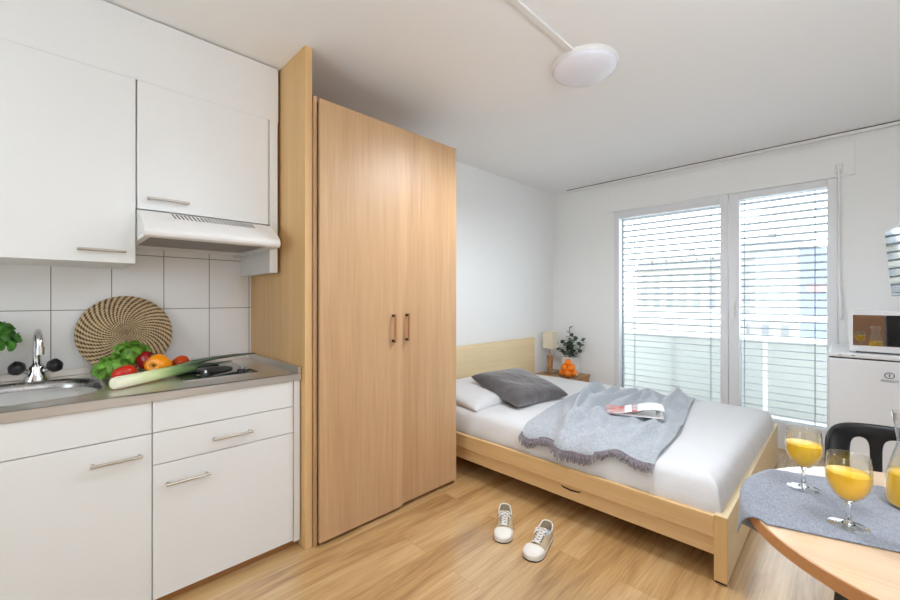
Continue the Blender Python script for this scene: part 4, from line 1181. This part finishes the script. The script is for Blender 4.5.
# potted plant beyond the frame, seen mirrored in the microwave door
t = thing('potted_herb', 'small green potted herb on the round table, mirrored in the microwave', 'plant', (.36, 1.44, tz))
obj('pot', MB().lathe([(0, 0), (.045, 0), (.06, .1), (.055, .1), (.05, .09), (0, .09)], (.36, 1.44, tz), 28), 'black', t, smooth='auto')
w = MB(); bushy(.36, 1.44, tz+.16, .08, .08, .08, 70, .05, .022, w, .05, .25, .3)
for v in w.bm.verts: v.co.z = max(v.co.z, tz+.09)
obj('foliage', w, 'basil', t, normals=False, smooth=True)

# ------------------------------------------------------------------ chair
ccx, cy_ = .175, 1.86
t = thing('dining_chair', 'black plastic chair with slotted curved back behind the table', 'chair', (ccx, cy_, 0))
ue = [-1, -.86, -.72, -.57, -.394, -.289, -.16, -.0455, .0455, .16, .289, .394, .57, .72, .86, 1]
ve = [0, .12, .3, .5, .68, .86, 1.0]
def backp(u, z):
    x = ccx+.245*math.sin(u*PI/2*.98)/math.sin(PI/2*.98)
    y = cy_+.20-.16*abs(u)**3.2+.10*(z-.45)/.37*.3
    return Vector((x, y, z-.035*abs(u)**6))
w = MB(); V = [[w.bm.verts.new(backp(u, .44+.363*v)) for v in ve] for u in ue]
for i in range(len(ue)-1):
    for j in range(len(ve)-1):
        slot = 1 <= j <= 4 and i in (3, 5, 6, 8, 9, 11)
        if not slot: w.bm.faces.new((V[i][j], V[i+1][j], V[i+1][j+1], V[i][j+1]))
obj('backrest', w, 'black', t, smooth=True, solid=.02, subd=2)
w = MB()
def seat(u, v):
    p, q = u*2-1, v*2-1; r = (1-.12*q) 
    return (ccx+.225*r*p*(1-.10*q*q*p*p), cy_+.20*q*(1-.08*p*p*q*q), .452-.018*(1-p*p)*(1-q*q)-.012*(q < -.7)*(-.7-q)*3)
w.grid(seat, 14, 14); obj('seat', w, 'black', t, smooth=True, solid=.016, subd=1)
for sx in (-1, 1):
    for sy in (-1, 1):
        obj('leg', MB().tube([(ccx+sx*.16, cy_+sy*.13, .44), (ccx+sx*.215, cy_+sy*.20, 0)], [.017, .012], 12), 'black', t, smooth='auto')

# ------------------------------------------------------------------ light
W = bpy.data.worlds.new('overcast'); SC.world = W; W.use_nodes = True
bg = W.node_tree.nodes['Background']; bg.inputs[0].default_value = (.88, .955, 1.04, 1); bg.inputs[1].default_value = 5.2
def glow(name, col, st):
    m, nt, b = newmat(name); setp(b, base_color=(.8, .8, .8, 1)); b.inputs['Emission Color'].default_value = (*col, 1); b.inputs['Emission Strength'].default_value = st
    return m
def globe(name, label, c, r, watts, col):
    """an added glowing globe on a cord, out of view, to brighten the room"""
    M[name] = glow(name+'_opal', col, watts/(4*PI*PI*r*r))
    t = thing(name, label, 'lamp', (c[0], c[1], ZC))
    obj('globe', MB().ball(c, r, 24), name, t, smooth=True)
    obj('socket', MB().tube([(c[0], c[1], c[2]+r-.005), (c[0], c[1], c[2]+r+.05)], .02), 'plas', t, smooth='auto')
    obj('cord', MB().tube([(c[0], c[1], c[2]+r+.05), (c[0], c[1], ZC)], .004), 'plas', t)
globe('fill_globe_table', 'added fill light globe, out of view above the round dining table', (.3, 1.0, 2.0), .09, 17, (.88, .965, 1.08))  # invented source, lifts kitchen fronts and table from outside the view
globe('fill_globe_entry', 'added fill light globe near the entrance door behind the camera', (-.35, -.5, ZC-.3), .12, 5, (.92, .97, 1.04))  # invented source behind the camera, extra fill for the near room
l = bpy.data.lights.new('added_fill_spot', 'SPOT'); l.energy = 74; l.shadow_soft_size = .14; l.spot_size = math.radians(172); l.spot_blend = .6; l.color = (.9, .96, 1.04)  # added fill under the dome; the ceiling light itself is off
o = bpy.data.objects.new('added_fill_spot', l); COL.objects.link(o); o.location = (-1.02, 2.02, ZC-.1)
cam = bpy.data.cameras.new('camera'); co_ = bpy.data.objects.new('camera', cam); COL.objects.link(co_); SC.camera = co_
cam.sensor_width = 36; cam.lens = 16.0; cam.shift_y = -1.5/900; cam.clip_start = .02; cam.clip_end = 500
co_.location = (0, 0, 1.25); co_.rotation_euler = (PI/2, 0, math.radians(45.36))
SC.view_settings.view_transform = 'Standard'; SC.view_settings.look = 'None'; SC.view_settings.gamma = 1
SC.view_settings.use_curve_mapping = False; SC.view_settings.exposure = 0.50
SC.cycles.max_bounces = 12; SC.cycles.diffuse_bounces = 8; SC.cycles.transmission_bounces = 12; SC.cycles.transparent_max_bounces = 16
SC.cycles.caustics_refractive = True; SC.cycles.use_denoising = True; SC.cycles.sample_clamp_indirect = 6
